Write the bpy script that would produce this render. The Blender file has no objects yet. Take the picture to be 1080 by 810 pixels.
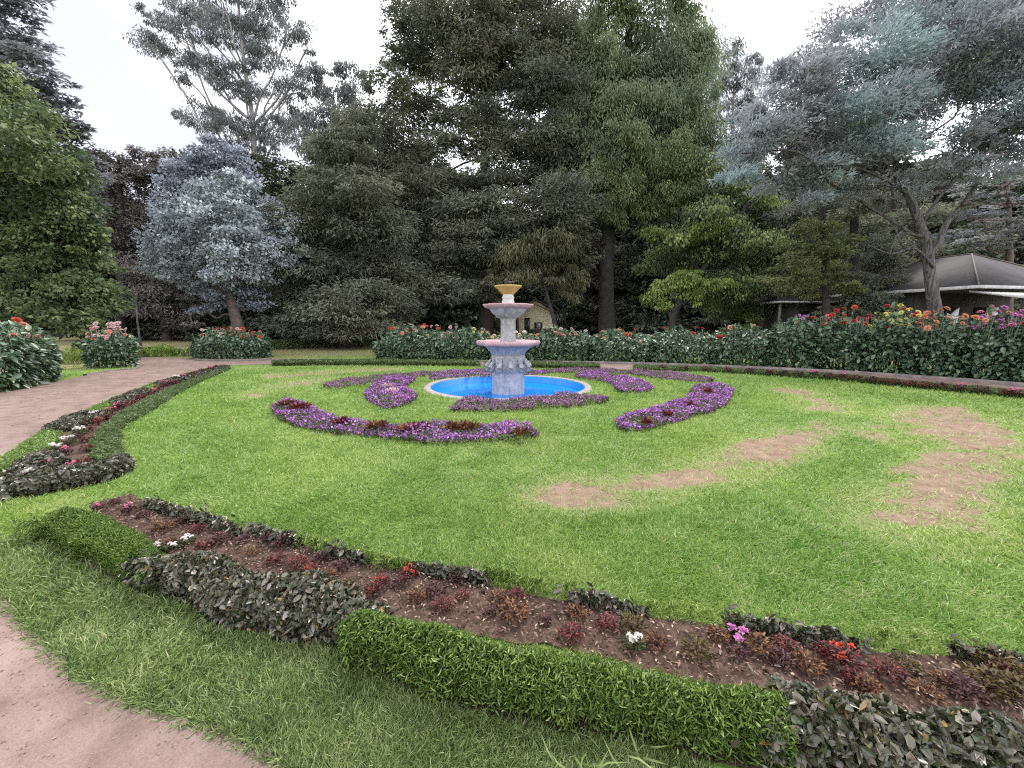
import bpy, math, random
import numpy as np
from mathutils import Vector

sc = bpy.context.scene
COL = sc.collection
R = math.radians
rng = np.random.default_rng(11)
random.seed(11)

# ------------------------------------------------------------------ camera
FPX, W0, H0 = 440.0, 1080.0, 810.0
PITCH = math.atan((H0 / 2 - 340.0) / FPX)
EYE = np.array([0.0, 0.0, 1.6])
cam_data = bpy.data.cameras.new('camera')
cam_data.sensor_width = 36.0
cam_data.lens = 36.0 * FPX / W0
cam_data.clip_start = 0.05
cam_data.clip_end = 2000.0
cam = bpy.data.objects.new('camera', cam_data)
COL.objects.link(cam)
cam.location = EYE
cam.rotation_euler = (R(90) - PITCH, 0, 0)
sc.camera = cam

# ------------------------------------------------------------------ sky, sun, exposure
SUN_EL, SUN_AZ = 58.0, 20.0          # high and a little ahead of the viewer, behind cloud
world = bpy.data.worlds.new('World')
sc.world = world
world.use_nodes = True
nt = world.node_tree
bg = nt.nodes['Background']
sky = nt.nodes.new('ShaderNodeTexSky')
sky.sky_type = 'NISHITA'
sky.sun_disc = False
sky.sun_elevation = R(SUN_EL)
sky.sun_rotation = R(SUN_AZ)
tc = nt.nodes.new('ShaderNodeTexCoord')
mp = nt.nodes.new('ShaderNodeMapping')
mp.inputs['Scale'].default_value = (-1.0, 1.0, 2.2)
nz = nt.nodes.new('ShaderNodeTexNoise')
nz.inputs['Scale'].default_value = 2.1
nz.inputs['Detail'].default_value = 5
nz.inputs['Roughness'].default_value = 0.55
cr = nt.nodes.new('ShaderNodeValToRGB')
cr.color_ramp.elements[0].position = 0.40
cr.color_ramp.elements[0].color = (2.9, 2.92, 3.25, 1)
cr.color_ramp.elements[1].position = 0.64
cr.color_ramp.elements[1].color = (14.5, 14.5, 14.9, 1)
mx = nt.nodes.new('ShaderNodeMix')
mx.data_type = 'RGBA'
mx.inputs[0].default_value = 0.93
nt.links.new(tc.outputs['Generated'], mp.inputs['Vector'])
nt.links.new(mp.outputs['Vector'], nz.inputs['Vector'])
nt.links.new(nz.outputs['Fac'], cr.inputs['Fac'])
nt.links.new(sky.outputs['Color'], mx.inputs[6])
nt.links.new(cr.outputs['Color'], mx.inputs[7])
nt.links.new(mx.outputs[2], bg.inputs['Color'])
bg.inputs['Strength'].default_value = 0.12

sun_data = bpy.data.lights.new('sun', 'SUN')
sun_data.energy = 1.5
sun_data.angle = R(16)
sun_data.color = (1.0, 0.95, 0.87)
sun = bpy.data.objects.new('sun', sun_data)
COL.objects.link(sun)
_d = Vector((math.sin(R(SUN_AZ)) * math.cos(R(SUN_EL)), math.cos(R(SUN_AZ)) * math.cos(R(SUN_EL)), math.sin(R(SUN_EL))))
sun.rotation_euler = _d.to_track_quat('Z', 'Y').to_euler()

sc.view_settings.view_transform = 'Standard'
sc.view_settings.look = 'None'
sc.view_settings.gamma = 1.0
sc.view_settings.exposure = 1.5
try:
    sc.cycles.use_denoising = False
    sc.cycles.filter_width = 1.15
    sc.cycles.max_bounces = 9
    sc.cycles.diffuse_bounces = 7
    sc.cycles.glossy_bounces = 2
    sc.cycles.transmission_bounces = 4
    sc.cycles.caustics_reflective = False
    sc.cycles.caustics_refractive = False
except Exception:
    pass

# ------------------------------------------------------------------ coordinates
_cp, _sp = math.cos(PITCH), math.sin(PITCH)

def ray(px, py):
    u, v = (px - W0 / 2) / FPX, (H0 / 2 - py) / FPX
    return np.array([u, _cp + v * _sp, -_sp + v * _cp])

def gp(px, py, z=0.0):
    d = ray(px, py)
    t = (z - EYE[2]) / d[2]
    return EYE + d * t

def wp(px, py, Y):
    d = ray(px, py)
    return EYE + d * (Y / d[1])

def mpp(px, py, Y):                      # metres one pixel spans at that point
    d = ray(px, py)
    return (Y / d[1]) / FPX

def poly(pts, z=0.0):
    return np.array([gp(p[0], p[1], p[2] if len(p) > 2 else z)[:2] for p in pts])

# ------------------------------------------------------------------ mesh building
class MB:
    def __init__(s):
        s.V, s.F3, s.F4, s.A = [], [], [], []
        s.n = 0
    def add(s, V, F3=None, F4=None, a=0.5):
        V = np.asarray(V, float).reshape(-1, 3)
        s.V.append(V)
        if F3 is not None and len(F3): s.F3.append(np.asarray(F3, np.int64).reshape(-1, 3) + s.n)
        if F4 is not None and len(F4): s.F4.append(np.asarray(F4, np.int64).reshape(-1, 4) + s.n)
        s.A.append(np.broadcast_to(np.asarray(a, float), (len(V),)).copy())
        s.n += len(V)
    def build(s, name, mat, parent=None, smooth=False):
        me = bpy.data.meshes.new(name)
        V = np.concatenate(s.V) if s.V else np.zeros((0, 3))
        F3 = np.concatenate(s.F3) if s.F3 else np.zeros((0, 3), np.int64)
        F4 = np.concatenate(s.F4) if s.F4 else np.zeros((0, 4), np.int64)
        me.vertices.add(len(V))
        me.vertices.foreach_set('co', V.astype(np.float32).ravel())
        nl = F3.size + F4.size
        me.loops.add(nl)
        me.loops.foreach_set('vertex_index', np.concatenate([F3.ravel(), F4.ravel()]).astype(np.int32))
        npoly = len(F3) + len(F4)
        me.polygons.add(npoly)
        starts = np.concatenate([np.arange(len(F3)) * 3, F3.size + np.arange(len(F4)) * 4]).astype(np.int32)
        me.polygons.foreach_set('loop_start', starts)
        try:
            me.polygons.foreach_set('loop_total', np.concatenate([np.full(len(F3), 3), np.full(len(F4), 4)]).astype(np.int32))
        except Exception:
            pass
        me.update(calc_edges=True)
        at = me.attributes.new('v', 'FLOAT', 'POINT')
        at.data.foreach_set('value', np.concatenate(s.A).astype(np.float32) if s.A else np.zeros(0, np.float32))
        if smooth:
            me.polygons.foreach_set('use_smooth', np.ones(npoly, bool))
        me.materials.append(mat)
        me.validate()
        o = bpy.data.objects.new(name, me)
        COL.objects.link(o)
        if parent is not None:
            o.parent = parent
        return o

def local(o, origin):
    """shift the mesh so that the object's own origin sits at `origin` (world)"""
    me = o.data
    co = np.zeros(len(me.vertices) * 3, np.float32)
    me.vertices.foreach_get('co', co)
    co = co.reshape(-1, 3) - np.asarray(origin, np.float32)
    me.vertices.foreach_set('co', co.ravel())
    me.update()

def tag(o, label=None, cat=None, group=None, kind=None):
    if label: o['label'] = label
    if cat: o['category'] = cat
    if group: o['group'] = group
    if kind: o['kind'] = kind
    return o

def thing(name, label, cat, loc=(0, 0, 0), group=None):
    o = bpy.data.objects.new(name, None)
    COL.objects.link(o)
    o.location = loc
    o.empty_display_size = 0.2
    return tag(o, label, cat, group)

def part(mb, name, mat, root, smooth=False):
    """mb holds world coordinates; the part is stored relative to its thing"""
    o = mb.build(name, mat, root, smooth)
    off = np.array(root.location)
    p = root.parent
    while p is not None:
        off = off + np.array(p.location); p = p.parent
    local(o, off)
    return o

def unit(a):
    return a / np.maximum(np.linalg.norm(a, axis=-1, keepdims=True), 1e-9)

T_OVAL = (np.array([[0, 0, 0], [.5, .45, .10], [0, 1, -.06], [-.5, .45, .10]]), [[0, 1, 2], [0, 2, 3]], None)
T_LEAF = (np.array([[0, 0, 0], [.42, .28, .10], [.36, .66, .06], [0, 1, -.10], [-.36, .66, .06], [-.42, .28, .10]]), None,
          [[0, 1, 2, 3], [0, 3, 4, 5]])
T_BLADE = (np.array([[-.5, 0, 0], [.5, 0, 0], [.42, .55, .10], [-.42, .55, .10], [0, 1, -.12]]), [[3, 2, 4]], [[0, 1, 2, 3]])

def scatter(mb, tmpl, pos, ydir, nrm, length, width, a):
    T, F3, F4 = tmpl
    n = len(pos)
    if n == 0: return
    y = unit(ydir)
    x = unit(np.cross(y, nrm))
    z = np.cross(x, y)
    L = np.broadcast_to(np.asarray(length, float), (n,))[:, None, None]
    Wd = np.broadcast_to(np.asarray(width, float), (n,))[:, None, None]
    V = (pos[:, None, :] + x[:, None, :] * (T[None, :, 0:1] * Wd) + y[:, None, :] * (T[None, :, 1:2] * L)
         + z[:, None, :] * (T[None, :, 2:3] * L))
    k = len(T)
    base = (np.arange(n) * k)[:, None, None]
    f3 = (np.array(F3)[None] + base).reshape(-1, 3) if F3 is not None else None
    f4 = (np.array(F4)[None] + base).reshape(-1, 4) if F4 is not None else None
    av = np.repeat(np.broadcast_to(np.asarray(a, float), (n,)), k)
    mb.add(V.reshape(-1, 3), f3, f4, av)

def rand_dir(n):
    return unit(rng.normal(size=(n, 3)))

def tube(mb, pts, rad, seg=7, a=0.5, wob=0.0):
    pts = np.asarray(pts, float)
    n = len(pts)
    rad = np.atleast_1d(np.asarray(rad, float))
    rad = np.interp(np.linspace(0, 1, n), np.linspace(0, 1, len(rad)), rad) if len(rad) > 1 else np.full(n, rad[0])
    t = np.gradient(pts, axis=0)
    t = unit(t)
    ref = np.array([0.0, 0.0, 1.0]) if abs(t[0][2]) < 0.9 else np.array([1.0, 0, 0])
    u = unit(np.cross(t, ref))
    w = np.cross(t, u)
    ang = np.linspace(0, 2 * math.pi, seg, endpoint=False)
    rr = rad[:, None] * (1 + wob * rng.normal(size=(n, seg)))
    V = pts[:, None, :] + rr[..., None] * (np.cos(ang)[None, :, None] * u[:, None, :] + np.sin(ang)[None, :, None] * w[:, None, :])
    F = []
    for i in range(n - 1):
        for j in range(seg):
            k = (j + 1) % seg
            F.append([i * seg + j, i * seg + k, (i + 1) * seg + k, (i + 1) * seg + j])
    V = np.concatenate([V.reshape(-1, 3), pts[:1], pts[-1:]])
    c0, c1 = n * seg, n * seg + 1
    F3 = [[c0, (j + 1) % seg, j] for j in range(seg)] + [[c1, (n - 1) * seg + j, (n - 1) * seg + (j + 1) % seg] for j in range(seg)]
    mb.add(V, F3, F, a)

def smooth_path(pts, n=12):
    """Catmull-Rom through the points"""
    P = np.asarray(pts, float)
    if len(P) == 2:
        return P[0] + (P[1] - P[0]) * np.linspace(0, 1, n)[:, None]
    Q = np.concatenate([[2 * P[0] - P[1]], P, [2 * P[-1] - P[-2]]])
    out = []
    m = max(2, n // (len(P) - 1))
    for i in range(len(P) - 1):
        p0, p1, p2, p3 = Q[i:i + 4]
        for t in np.linspace(0, 1, m, endpoint=False):
            out.append(0.5 * (2 * p1 + (p2 - p0) * t + (2 * p0 - 5 * p1 + 4 * p2 - p3) * t * t + (3 * p1 - p0 - 3 * p2 + p3) * t ** 3))
    out.append(P[-1])
    return np.array(out)

def box(mb, c, s, ax=None, a=0.5):
    """box with centre c, full size s, axes ax (3x3 rows)"""
    ax = np.eye(3) if ax is None else np.asarray(ax, float)
    V = []
    for x in (-.5, .5):
        for y in (-.5, .5):
            for z in (-.5, .5):
                V.append(np.asarray(c) + ax[0] * s[0] * x + ax[1] * s[1] * y + ax[2] * s[2] * z)
    mb.add(V, None, [[0, 1, 3, 2], [4, 6, 7, 5], [0, 4, 5, 1], [2, 3, 7, 6], [0, 2, 6, 4], [1, 5, 7, 3]], a)

def lathe(mb, prof, c, seg=32, mod=None, a=0.5):
    """profile [(r, z)...] turned about the vertical through c; mod(angle, i) scales the radius"""
    V, F = [], []
    for i, (r, z) in enumerate(prof):
        for j in range(seg):
            t = 2 * math.pi * j / seg
            k = r * (mod(t, i) if mod else 1.0)
            V.append((c[0] + k * math.cos(t), c[1] + k * math.sin(t), c[2] + z))
    for i in range(len(prof) - 1):
        for j in range(seg):
            k = (j + 1) % seg
            F.append([i * seg + j, i * seg + k, (i + 1) * seg + k, (i + 1) * seg + j])
    mb.add(V, None, F, a)

# polygons -----------------------------------------------------------
def inside(P, poly_):
    x, y = P[:, 0], P[:, 1]
    res = np.zeros(len(P), bool)
    lo, hi = poly_.min(0), poly_.max(0)
    m = (x >= lo[0]) & (x <= hi[0]) & (y >= lo[1]) & (y <= hi[1])
    idx = np.nonzero(m)[0]
    if len(idx) == 0: return res
    xs, ys = x[idx], y[idx]
    r = np.zeros(len(idx), bool)
    n = len(poly_)
    for i in range(n):
        x1, y1 = poly_[i]; x2, y2 = poly_[(i + 1) % n]
        c = ((y1 > ys) != (y2 > ys))
        with np.errstate(divide='ignore', invalid='ignore'):
            xi = (x2 - x1) * (ys - y1) / (y2 - y1) + x1
        r ^= c & (xs < xi)
    res[idx] = r
    return res

def nearest(P, poly_):
    best = np.full(len(P), 1e9)
    q = np.zeros((len(P), 2))
    n = len(poly_)
    for i in range(n):
        a, b = poly_[i], poly_[(i + 1) % n]
        d = b - a
        t = np.clip(((P - a) @ d) / max(d @ d, 1e-12), 0, 1)
        c = a + t[:, None] * d
        dd = np.linalg.norm(P - c, axis=1)
        m = dd < best
        best[m] = dd[m]; q[m] = c[m]
    return best, q

def sample_poly(poly_, n):
    lo, hi = poly_.min(0), poly_.max(0)
    out = []
    got = 0
    while got < n:
        P = lo + (hi - lo) * rng.random((max(n * 2, 200), 2))
        P = P[inside(P, poly_)]
        out.append(P); got += len(P)
    return np.concatenate(out)[:n]

def area(poly_):
    x, y = poly_[:, 0], poly_[:, 1]
    return abs(0.5 * np.sum(x * np.roll(y, -1) - y * np.roll(x, -1)))

def rough(poly_, step=0.25, amp=0.04):
    """subdivide an outline and wobble it"""
    out = []
    n = len(poly_)
    for i in range(n):
        a, b = poly_[i], poly_[(i + 1) % n]
        k = max(1, min(60, int(np.linalg.norm(b - a) / step)))
        for j in range(k):
            out.append(a + (b - a) * j / k)
    out = np.array(out)
    return out + rng.normal(size=out.shape) * amp

def smooth_poly(poly_, m=6):
    n = len(poly_)
    out = []
    for i in range(n):
        p0, p1, p2, p3 = poly_[(i - 1) % n], poly_[i], poly_[(i + 1) % n], poly_[(i + 2) % n]
        for t in np.linspace(0, 1, m, endpoint=False):
            out.append(0.5 * (2 * p1 + (p2 - p0) * t + (2 * p0 - 5 * p1 + 4 * p2 - p3) * t * t + (3 * p1 - p0 - 3 * p2 + p3) * t ** 3))
    return np.array(out)

_vg = rng.random((64, 64))
def vnoise(P, f):
    q = P * f
    i = np.floor(q).astype(int); t = q - i; t = t * t * (3 - 2 * t)
    a = _vg[i[:, 0] % 64, i[:, 1] % 64]; b_ = _vg[(i[:, 0] + 1) % 64, i[:, 1] % 64]
    c = _vg[i[:, 0] % 64, (i[:, 1] + 1) % 64]; d = _vg[(i[:, 0] + 1) % 64, (i[:, 1] + 1) % 64]
    return (a * (1 - t[:, 0]) + b_ * t[:, 0]) * (1 - t[:, 1]) + (c * (1 - t[:, 0]) + d * t[:, 0]) * t[:, 1]
def fnoise(P, f):
    w = np.array([[0.8, 0.6], [-0.6, 0.8]])
    return 0.5 * vnoise(P, f) + 0.28 * vnoise(P @ w + 7.3, f * 2.1) + 0.22 * vnoise(P @ w @ w + 3.1, f * 4.7)

def sheet(name, poly_, z, mat, kind='structure'):
    import bmesh
    bm = bmesh.new()
    vs = [bm.verts.new((p[0], p[1], z)) for p in poly_]
    f = bm.faces.new(vs)
    f.normal_update()
    if f.normal.z < 0: f.normal_flip()
    bmesh.ops.triangulate(bm, faces=[f])
    me = bpy.data.meshes.new(name)
    bm.to_mesh(me); bm.free()
    me.materials.append(mat)
    o = bpy.data.objects.new(name, me)
    COL.objects.link(o)
    o['kind'] = kind
    return o

# ------------------------------------------------------------------ materials
def new_mat(name):
    m = bpy.data.materials.new(name)
    m.use_nodes = True
    n = m.node_tree
    return m, n, n.nodes['Principled BSDF'], n.nodes['Material Output']

def ramp(n, stops, fac):
    c = n.nodes.new('ShaderNodeValToRGB')
    e = c.color_ramp.elements
    while len(e) < len(stops): e.new(0.5)
    for el, (p, col) in zip(e, stops):
        el.position = p
        el.color = (*col, 1)
    n.links.new(fac, c.inputs['Fac'])
    return c.outputs['Color']

def noise(n, scale, detail=3.0, rough_=0.5, coord='Object', dist=0.0):
    t = n.nodes.new('ShaderNodeTexCoord')
    z = n.nodes.new('ShaderNodeTexNoise')
    z.inputs['Scale'].default_value = scale
    z.inputs['Detail'].default_value = detail
    z.inputs['Roughness'].default_value = rough_
    z.inputs['Distortion'].default_value = dist
    n.links.new(t.outputs[coord], z.inputs['Vector'])
    return z.outputs['Fac']

def math_node(n, op, a, b):
    m = n.nodes.new('ShaderNodeMath')
    m.operation = op
    for i, v in enumerate((a, b)):
        if isinstance(v, (int, float)): m.inputs[i].default_value = v
        else: n.links.new(v, m.inputs[i])
    return m.outputs[0]

def mixc(n, fac, a, b, mode='MIX'):
    m = n.nodes.new('ShaderNodeMix')
    m.data_type = 'RGBA'
    m.blend_type = mode
    if isinstance(fac, (int, float)): m.inputs[0].default_value = fac
    else: n.links.new(fac, m.inputs[0])
    for i, v in ((6, a), (7, b)):
        if isinstance(v, tuple): m.inputs[i].default_value = (*v, 1)
        else: n.links.new(v, m.inputs[i])
    return m.outputs[2]

def attr(n, name='v'):
    a = n.nodes.new('ShaderNodeAttribute')
    a.attribute_name = name
    return a.outputs['Fac']

def foliage(name, stops, rough_=0.55, spec=0.3, trans=0.3, nscale=0.0, nstops=None, nfac=0.5):
    """leaf material: colour by a per-leaf value, optional broad colour drift, light passing through"""
    m, n, b, out = new_mat(name)
    c = ramp(n, stops, attr(n))
    if nscale:
        c = mixc(n, nfac, c, ramp(n, nstops, noise(n, nscale, 3)), 'MIX')
    n.links.new(c, b.inputs['Base Color'])
    b.inputs['Roughness'].default_value = rough_
    b.inputs['Specular IOR Level'].default_value = spec
    if trans > 0:
        t = n.nodes.new('ShaderNodeBsdfTranslucent')
        n.links.new(c, t.inputs['Color'])
        ms = n.nodes.new('ShaderNodeMixShader')
        ms.inputs[0].default_value = trans
        n.links.new(b.outputs[0], ms.inputs[1])
        n.links.new(t.outputs[0], ms.inputs[2])
        n.links.new(ms.outputs[0], out.inputs['Surface'])
    return m

def surface(name, stops, scale=6.0, detail=5.0, rough_=0.8, bump=0.0, bscale=40.0, spec=0.3, metal=0.0):
    m, n, b, out = new_mat(name)
    n.links.new(ramp(n, stops, noise(n, scale, detail, 0.6)), b.inputs['Base Color'])
    b.inputs['Roughness'].default_value = rough_
    b.inputs['Specular IOR Level'].default_value = spec
    b.inputs['Metallic'].default_value = metal
    if bump:
        bp = n.nodes.new('ShaderNodeBump')
        bp.inputs['Strength'].default_value = bump
        bp.inputs['Distance'].default_value = 0.02
        n.links.new(noise(n, bscale, 5), bp.inputs['Height'])
        n.links.new(bp.outputs[0], b.inputs['Normal'])
    return m

# lawn: grass turf with worn, bare places
def lawn_material():
    m, n, b, out = new_mat('lawn_turf')
    g1 = ramp(n, [(0.25, (0.075, 0.14, 0.03)), (0.5, (0.14, 0.225, 0.05)), (0.75, (0.215, 0.285, 0.09))], noise(n, 14.0, 6, 0.75))
    g2 = ramp(n, [(0.35, (0.14, 0.24, 0.045)), (0.65, (0.215, 0.265, 0.085))], noise(n, 0.45, 3))
    g = mixc(n, 0.5, g1, g2)
    fine = ramp(n, [(0.3, (0.22, 0.24, 0.2)), (0.7, (1.35, 1.35, 1.2))], noise(n, 55.0, 3, 0.7))
    g = mixc(n, 0.65, g, fine, 'MULTIPLY')
    dirt = ramp(n, [(0.3, (0.15, 0.098, 0.072)), (0.55, (0.225, 0.155, 0.115)), (0.75, (0.275, 0.205, 0.15))], noise(n, 5.0, 6, 0.65))
    a = attr(n, 'v')
    nn = math_node(n, 'MULTIPLY', math_node(n, 'SUBTRACT', noise(n, 11, 6, 0.75), 0.5), 1.3)
    s = math_node(n, 'ADD', a, nn)
    fac = ramp(n, [(0.36, (0, 0, 0)), (0.68, (1, 1, 1))], s)
    n.links.new(mixc(n, fac, g, dirt), b.inputs['Base Color'])
    b.inputs['Roughness'].default_value = 0.9
    b.inputs['Specular IOR Level'].default_value = 0.15
    bp = n.nodes.new('ShaderNodeBump')
    bp.inputs['Strength'].default_value = 0.7
    bp.inputs['Distance'].default_value = 0.03
    n.links.new(noise(n, 45.0, 4, 0.7), bp.inputs['Height'])
    n.links.new(bp.outputs[0], b.inputs['Normal'])
    return m

M = {}
M['lawn'] = lawn_material()
M['path'] = surface('pink_gravel_dirt', [(0.28, (0.125, 0.085, 0.075)), (0.5, (0.19, 0.137, 0.122)), (0.72, (0.24, 0.182, 0.165))], 3.5, 12, 0.92, 0.5, 60, 0.15)
_m = M['path'].node_tree; _b = _m.nodes['Principled BSDF']
_c = _b.inputs['Base Color'].links[0].from_socket
_c = mixc(_m, 0.7, _c, ramp(_m, [(0.32, (0.74, 0.72, 0.70)), (0.5, (1.0, 1.0, 1.0)), (0.7, (1.14, 1.12, 1.10))], noise(_m, 0.9, 5, 0.65)), 'MULTIPLY')
_c = mixc(_m, 0.6, _c, ramp(_m, [(0.35, (0.78, 0.77, 0.76)), (0.65, (1.18, 1.17, 1.16))], noise(_m, 130.0, 2, 0.6)), 'MULTIPLY')
_m.links.new(_c, _b.inputs['Base Color'])
M['soil'] = surface('brown_soil', [(0.3, (0.045, 0.028, 0.022)), (0.55, (0.09, 0.058, 0.046)), (0.75, (0.14, 0.096, 0.078))], 14, 6, 0.95, 0.9, 60, 0.1)
M['mulch'] = foliage('dry_straw', [(0.0, (0.04, 0.025, 0.02)), (0.6, (0.12, 0.075, 0.06)), (0.9, (0.22, 0.15, 0.12)), (1.0, (0.42, 0.33, 0.27))], 0.8, 0.1, 0.0)
M['grass'] = foliage('grass_blades', [(0.0, (0.045, 0.105, 0.016)), (0.35, (0.155, 0.275, 0.048)), (0.7, (0.28, 0.41, 0.10)), (0.88, (0.42, 0.49, 0.21)), (1.0, (0.52, 0.48, 0.30))],
                     0.5, 0.35, 0.35, 0.55, [(0.35, (0.07, 0.21, 0.025)), (0.6, (0.26, 0.36, 0.07))], 0.35)
M['rank_grass'] = foliage('rank_grass', [(0.0, (0.045, 0.08, 0.022)), (0.4, (0.13, 0.20, 0.058)), (0.8, (0.25, 0.32, 0.125)), (1.0, (0.44, 0.45, 0.25))], 0.5, 0.35, 0.3)
M['bark_dark'] = surface('dark_bark', [(0.3, (0.02, 0.017, 0.017)), (0.7, (0.06, 0.05, 0.048))], 3, 5, 0.95, 0.8, 12)
M['bark_brown'] = surface('brown_bark', [(0.3, (0.07, 0.052, 0.047)), (0.7, (0.17, 0.135, 0.125))], 3, 5, 0.95, 0.8, 12)
def bark(name, stops):
    m, n, b, out = new_mat(name)
    t = n.nodes.new('ShaderNodeTexCoord'); mp_ = n.nodes.new('ShaderNodeMapping'); mp_.inputs['Scale'].default_value = (9, 9, 1.1)
    z = n.nodes.new('ShaderNodeTexNoise'); z.inputs['Scale'].default_value = 1.6; z.inputs['Detail'].default_value = 7; z.inputs['Roughness'].default_value = 0.7; z.inputs['Distortion'].default_value = 0.6
    n.links.new(t.outputs['Object'], mp_.inputs['Vector']); n.links.new(mp_.outputs['Vector'], z.inputs['Vector'])
    n.links.new(ramp(n, stops, z.outputs['Fac']), b.inputs['Base Color'])
    b.inputs['Roughness'].default_value = 0.95; b.inputs['Specular IOR Level'].default_value = 0.1
    bp = n.nodes.new('ShaderNodeBump'); bp.inputs['Strength'].default_value = 1.0; bp.inputs['Distance'].default_value = 0.08
    n.links.new(z.outputs['Fac'], bp.inputs['Height']); n.links.new(bp.outputs[0], b.inputs['Normal'])
    return m
M['bark_grey'] = bark('stringy_grey_bark', [(0.35, (0.03, 0.026, 0.027)), (0.5, (0.10, 0.09, 0.09)), (0.65, (0.20, 0.185, 0.185))])
M['bark_pale'] = surface('pale_bark', [(0.3, (0.18, 0.165, 0.165)), (0.7, (0.40, 0.37, 0.37))], 2, 4, 0.85, 0.3, 10)
M['stone'] = surface('grey_painted_stone', [(0.3, (0.19, 0.195, 0.235)), (0.5, (0.30, 0.31, 0.36)), (0.72, (0.39, 0.40, 0.445))], 7, 7, 0.85, 0.5, 60)
M['stone_pale'] = surface('pale_carved_stone', [(0.3, (0.20, 0.20, 0.215)), (0.7, (0.42, 0.42, 0.44))], 18, 5, 0.85, 0.4, 60)
for _k in ('stone', 'stone_pale', ):
    _m = M[_k].node_tree; _b = _m.nodes['Principled BSDF']
    _c = _b.inputs['Base Color'].links[0].from_socket
    _t = _m.nodes.new('ShaderNodeTexCoord'); _p = _m.nodes.new('ShaderNodeMapping'); _p.inputs['Scale'].default_value = (9, 9, 0.9)
    _z = _m.nodes.new('ShaderNodeTexNoise'); _z.inputs['Scale'].default_value = 1.3; _z.inputs['Detail'].default_value = 6; _z.inputs['Roughness'].default_value = 0.7
    _m.links.new(_t.outputs['Object'], _p.inputs['Vector']); _m.links.new(_p.outputs['Vector'], _z.inputs['Vector'])
    _c = mixc(_m, 0.75, _c, ramp(_m, [(0.34, (0.50, 0.50, 0.46)), (0.48, (0.95, 0.95, 0.95)), (0.7, (1.1, 1.1, 1.1))], _z.outputs['Fac']), 'MULTIPLY')
    _m.links.new(_c, _b.inputs['Base Color'])
M['pink'] = surface('pink_paint', [(0.3, (0.33, 0.19, 0.21)), (0.7, (0.47, 0.32, 0.34))], 9, 5, 0.7)
M['gold'] = surface('gold_paint', [(0.3, (0.34, 0.22, 0.07)), (0.7, (0.50, 0.37, 0.15))], 14, 4, 0.5)
M['white'] = surface('white_paint', [(0.3, (0.40, 0.40, 0.41)), (0.7, (0.58, 0.58, 0.58))], 4, 4, 0.6)
M['blue'] = surface('blue_pool_paint', [(0.3, (0.004, 0.15, 0.50)), (0.7, (0.006, 0.20, 0.60))], 3, 4, 0.35, spec=0.4)
M['rim'] = surface('concrete_rim', [(0.3, (0.17, 0.16, 0.15)), (0.7, (0.31, 0.295, 0.28))], 8, 5, 0.9, 0.3, 50)
M['kerb'] = surface('weathered_kerb', [(0.3, (0.09, 0.075, 0.07)), (0.7, (0.21, 0.18, 0.165))], 5, 5, 0.95, 0.4, 40)
M['dark'] = surface('dark_metal', [(0.3, (0.02, 0.02, 0.022)), (0.7, (0.05, 0.05, 0.052))], 8, 3, 0.6)
M['roof'] = surface('grey_roof_sheet', [(0.3, (0.026, 0.024, 0.026)), (0.7, (0.056, 0.052, 0.055))], 1.2, 5, 0.75)
M['cream'] = surface('cream_plaster', [(0.3, (0.70, 0.64, 0.50)), (0.7, (0.82, 0.77, 0.63))], 1.5, 4, 0.85)
M['grey_wall'] = surface('shaded_grey_wall', [(0.3, (0.045, 0.043, 0.04)), (0.7, (0.085, 0.082, 0.08))], 1.5, 4, 0.85)  # wall colour darkened to carry the deep shade under the veranda
M['glass'] = surface('dark_window_glass', [(0.3, (0.015, 0.017, 0.02)), (0.7, (0.03, 0.033, 0.04))], 1.0, 2, 0.12, spec=0.5)

M['hedge'] = foliage('clipped_green_leaves', [(0.0, (0.022, 0.05, 0.010)), (0.4, (0.085, 0.155, 0.024)), (0.75, (0.20, 0.30, 0.058)), (1.0, (0.40, 0.48, 0.17))], 0.42, 0.45, 0.3)
M['hedge_dark'] = foliage('dull_green_leaves', [(0.0, (0.03, 0.06, 0.02)), (0.5, (0.085, 0.135, 0.045)), (1.0, (0.19, 0.23, 0.10))], 0.5, 0.35, 0.25)
M['lime'] = foliage('lime_leaves', [(0.0, (0.07, 0.13, 0.02)), (0.5, (0.16, 0.24, 0.04)), (1.0, (0.27, 0.34, 0.08))], 0.55, 0.3, 0.3)
M['bronze'] = foliage('bronze_grey_leaves', [(0.0, (0.016, 0.024, 0.010)), (0.3, (0.04, 0.055, 0.022)), (0.5, (0.07, 0.062, 0.048)), (0.68, (0.13, 0.125, 0.075)), (0.85, (0.20, 0.175, 0.15)), (0.95, (0.28, 0.24, 0.215)), (0.98, (0.20, 0.13, 0.035)), (1.0, (0.26, 0.18, 0.05))], 0.27, 0.6, 0.12)  # paler stops put the glint of glossy leaves into the colour
M['dahlia'] = foliage('dahlia_leaves', [(0.0, (0.012, 0.032, 0.018)), (0.45, (0.062, 0.115, 0.06)), (0.85, (0.135, 0.205, 0.12)), (1.0, (0.25, 0.31, 0.21))], 0.36, 0.5, 0.18)
M['bed_leaf'] = foliage('bed_leaves', [(0.0, (0.03, 0.05, 0.02)), (0.5, (0.07, 0.10, 0.04)), (1.0, (0.15, 0.17, 0.08))], 0.6, 0.2, 0.2)
M['purple'] = foliage('purple_petals', [(0.0, (0.12, 0.035, 0.13)), (0.4, (0.26, 0.09, 0.32)), (0.72, (0.43, 0.19, 0.52)), (0.9, (0.58, 0.36, 0.64)), (1.0, (0.48, 0.14, 0.20))], 0.7, 0.1, 0.2)
M['mauve'] = foliage('faded_mauve_petals', [(0.0, (0.10, 0.05, 0.09)), (0.45, (0.22, 0.11, 0.22)), (0.8, (0.36, 0.20, 0.36)), (1.0, (0.36, 0.15, 0.16))], 0.7, 0.1, 0.2)
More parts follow.
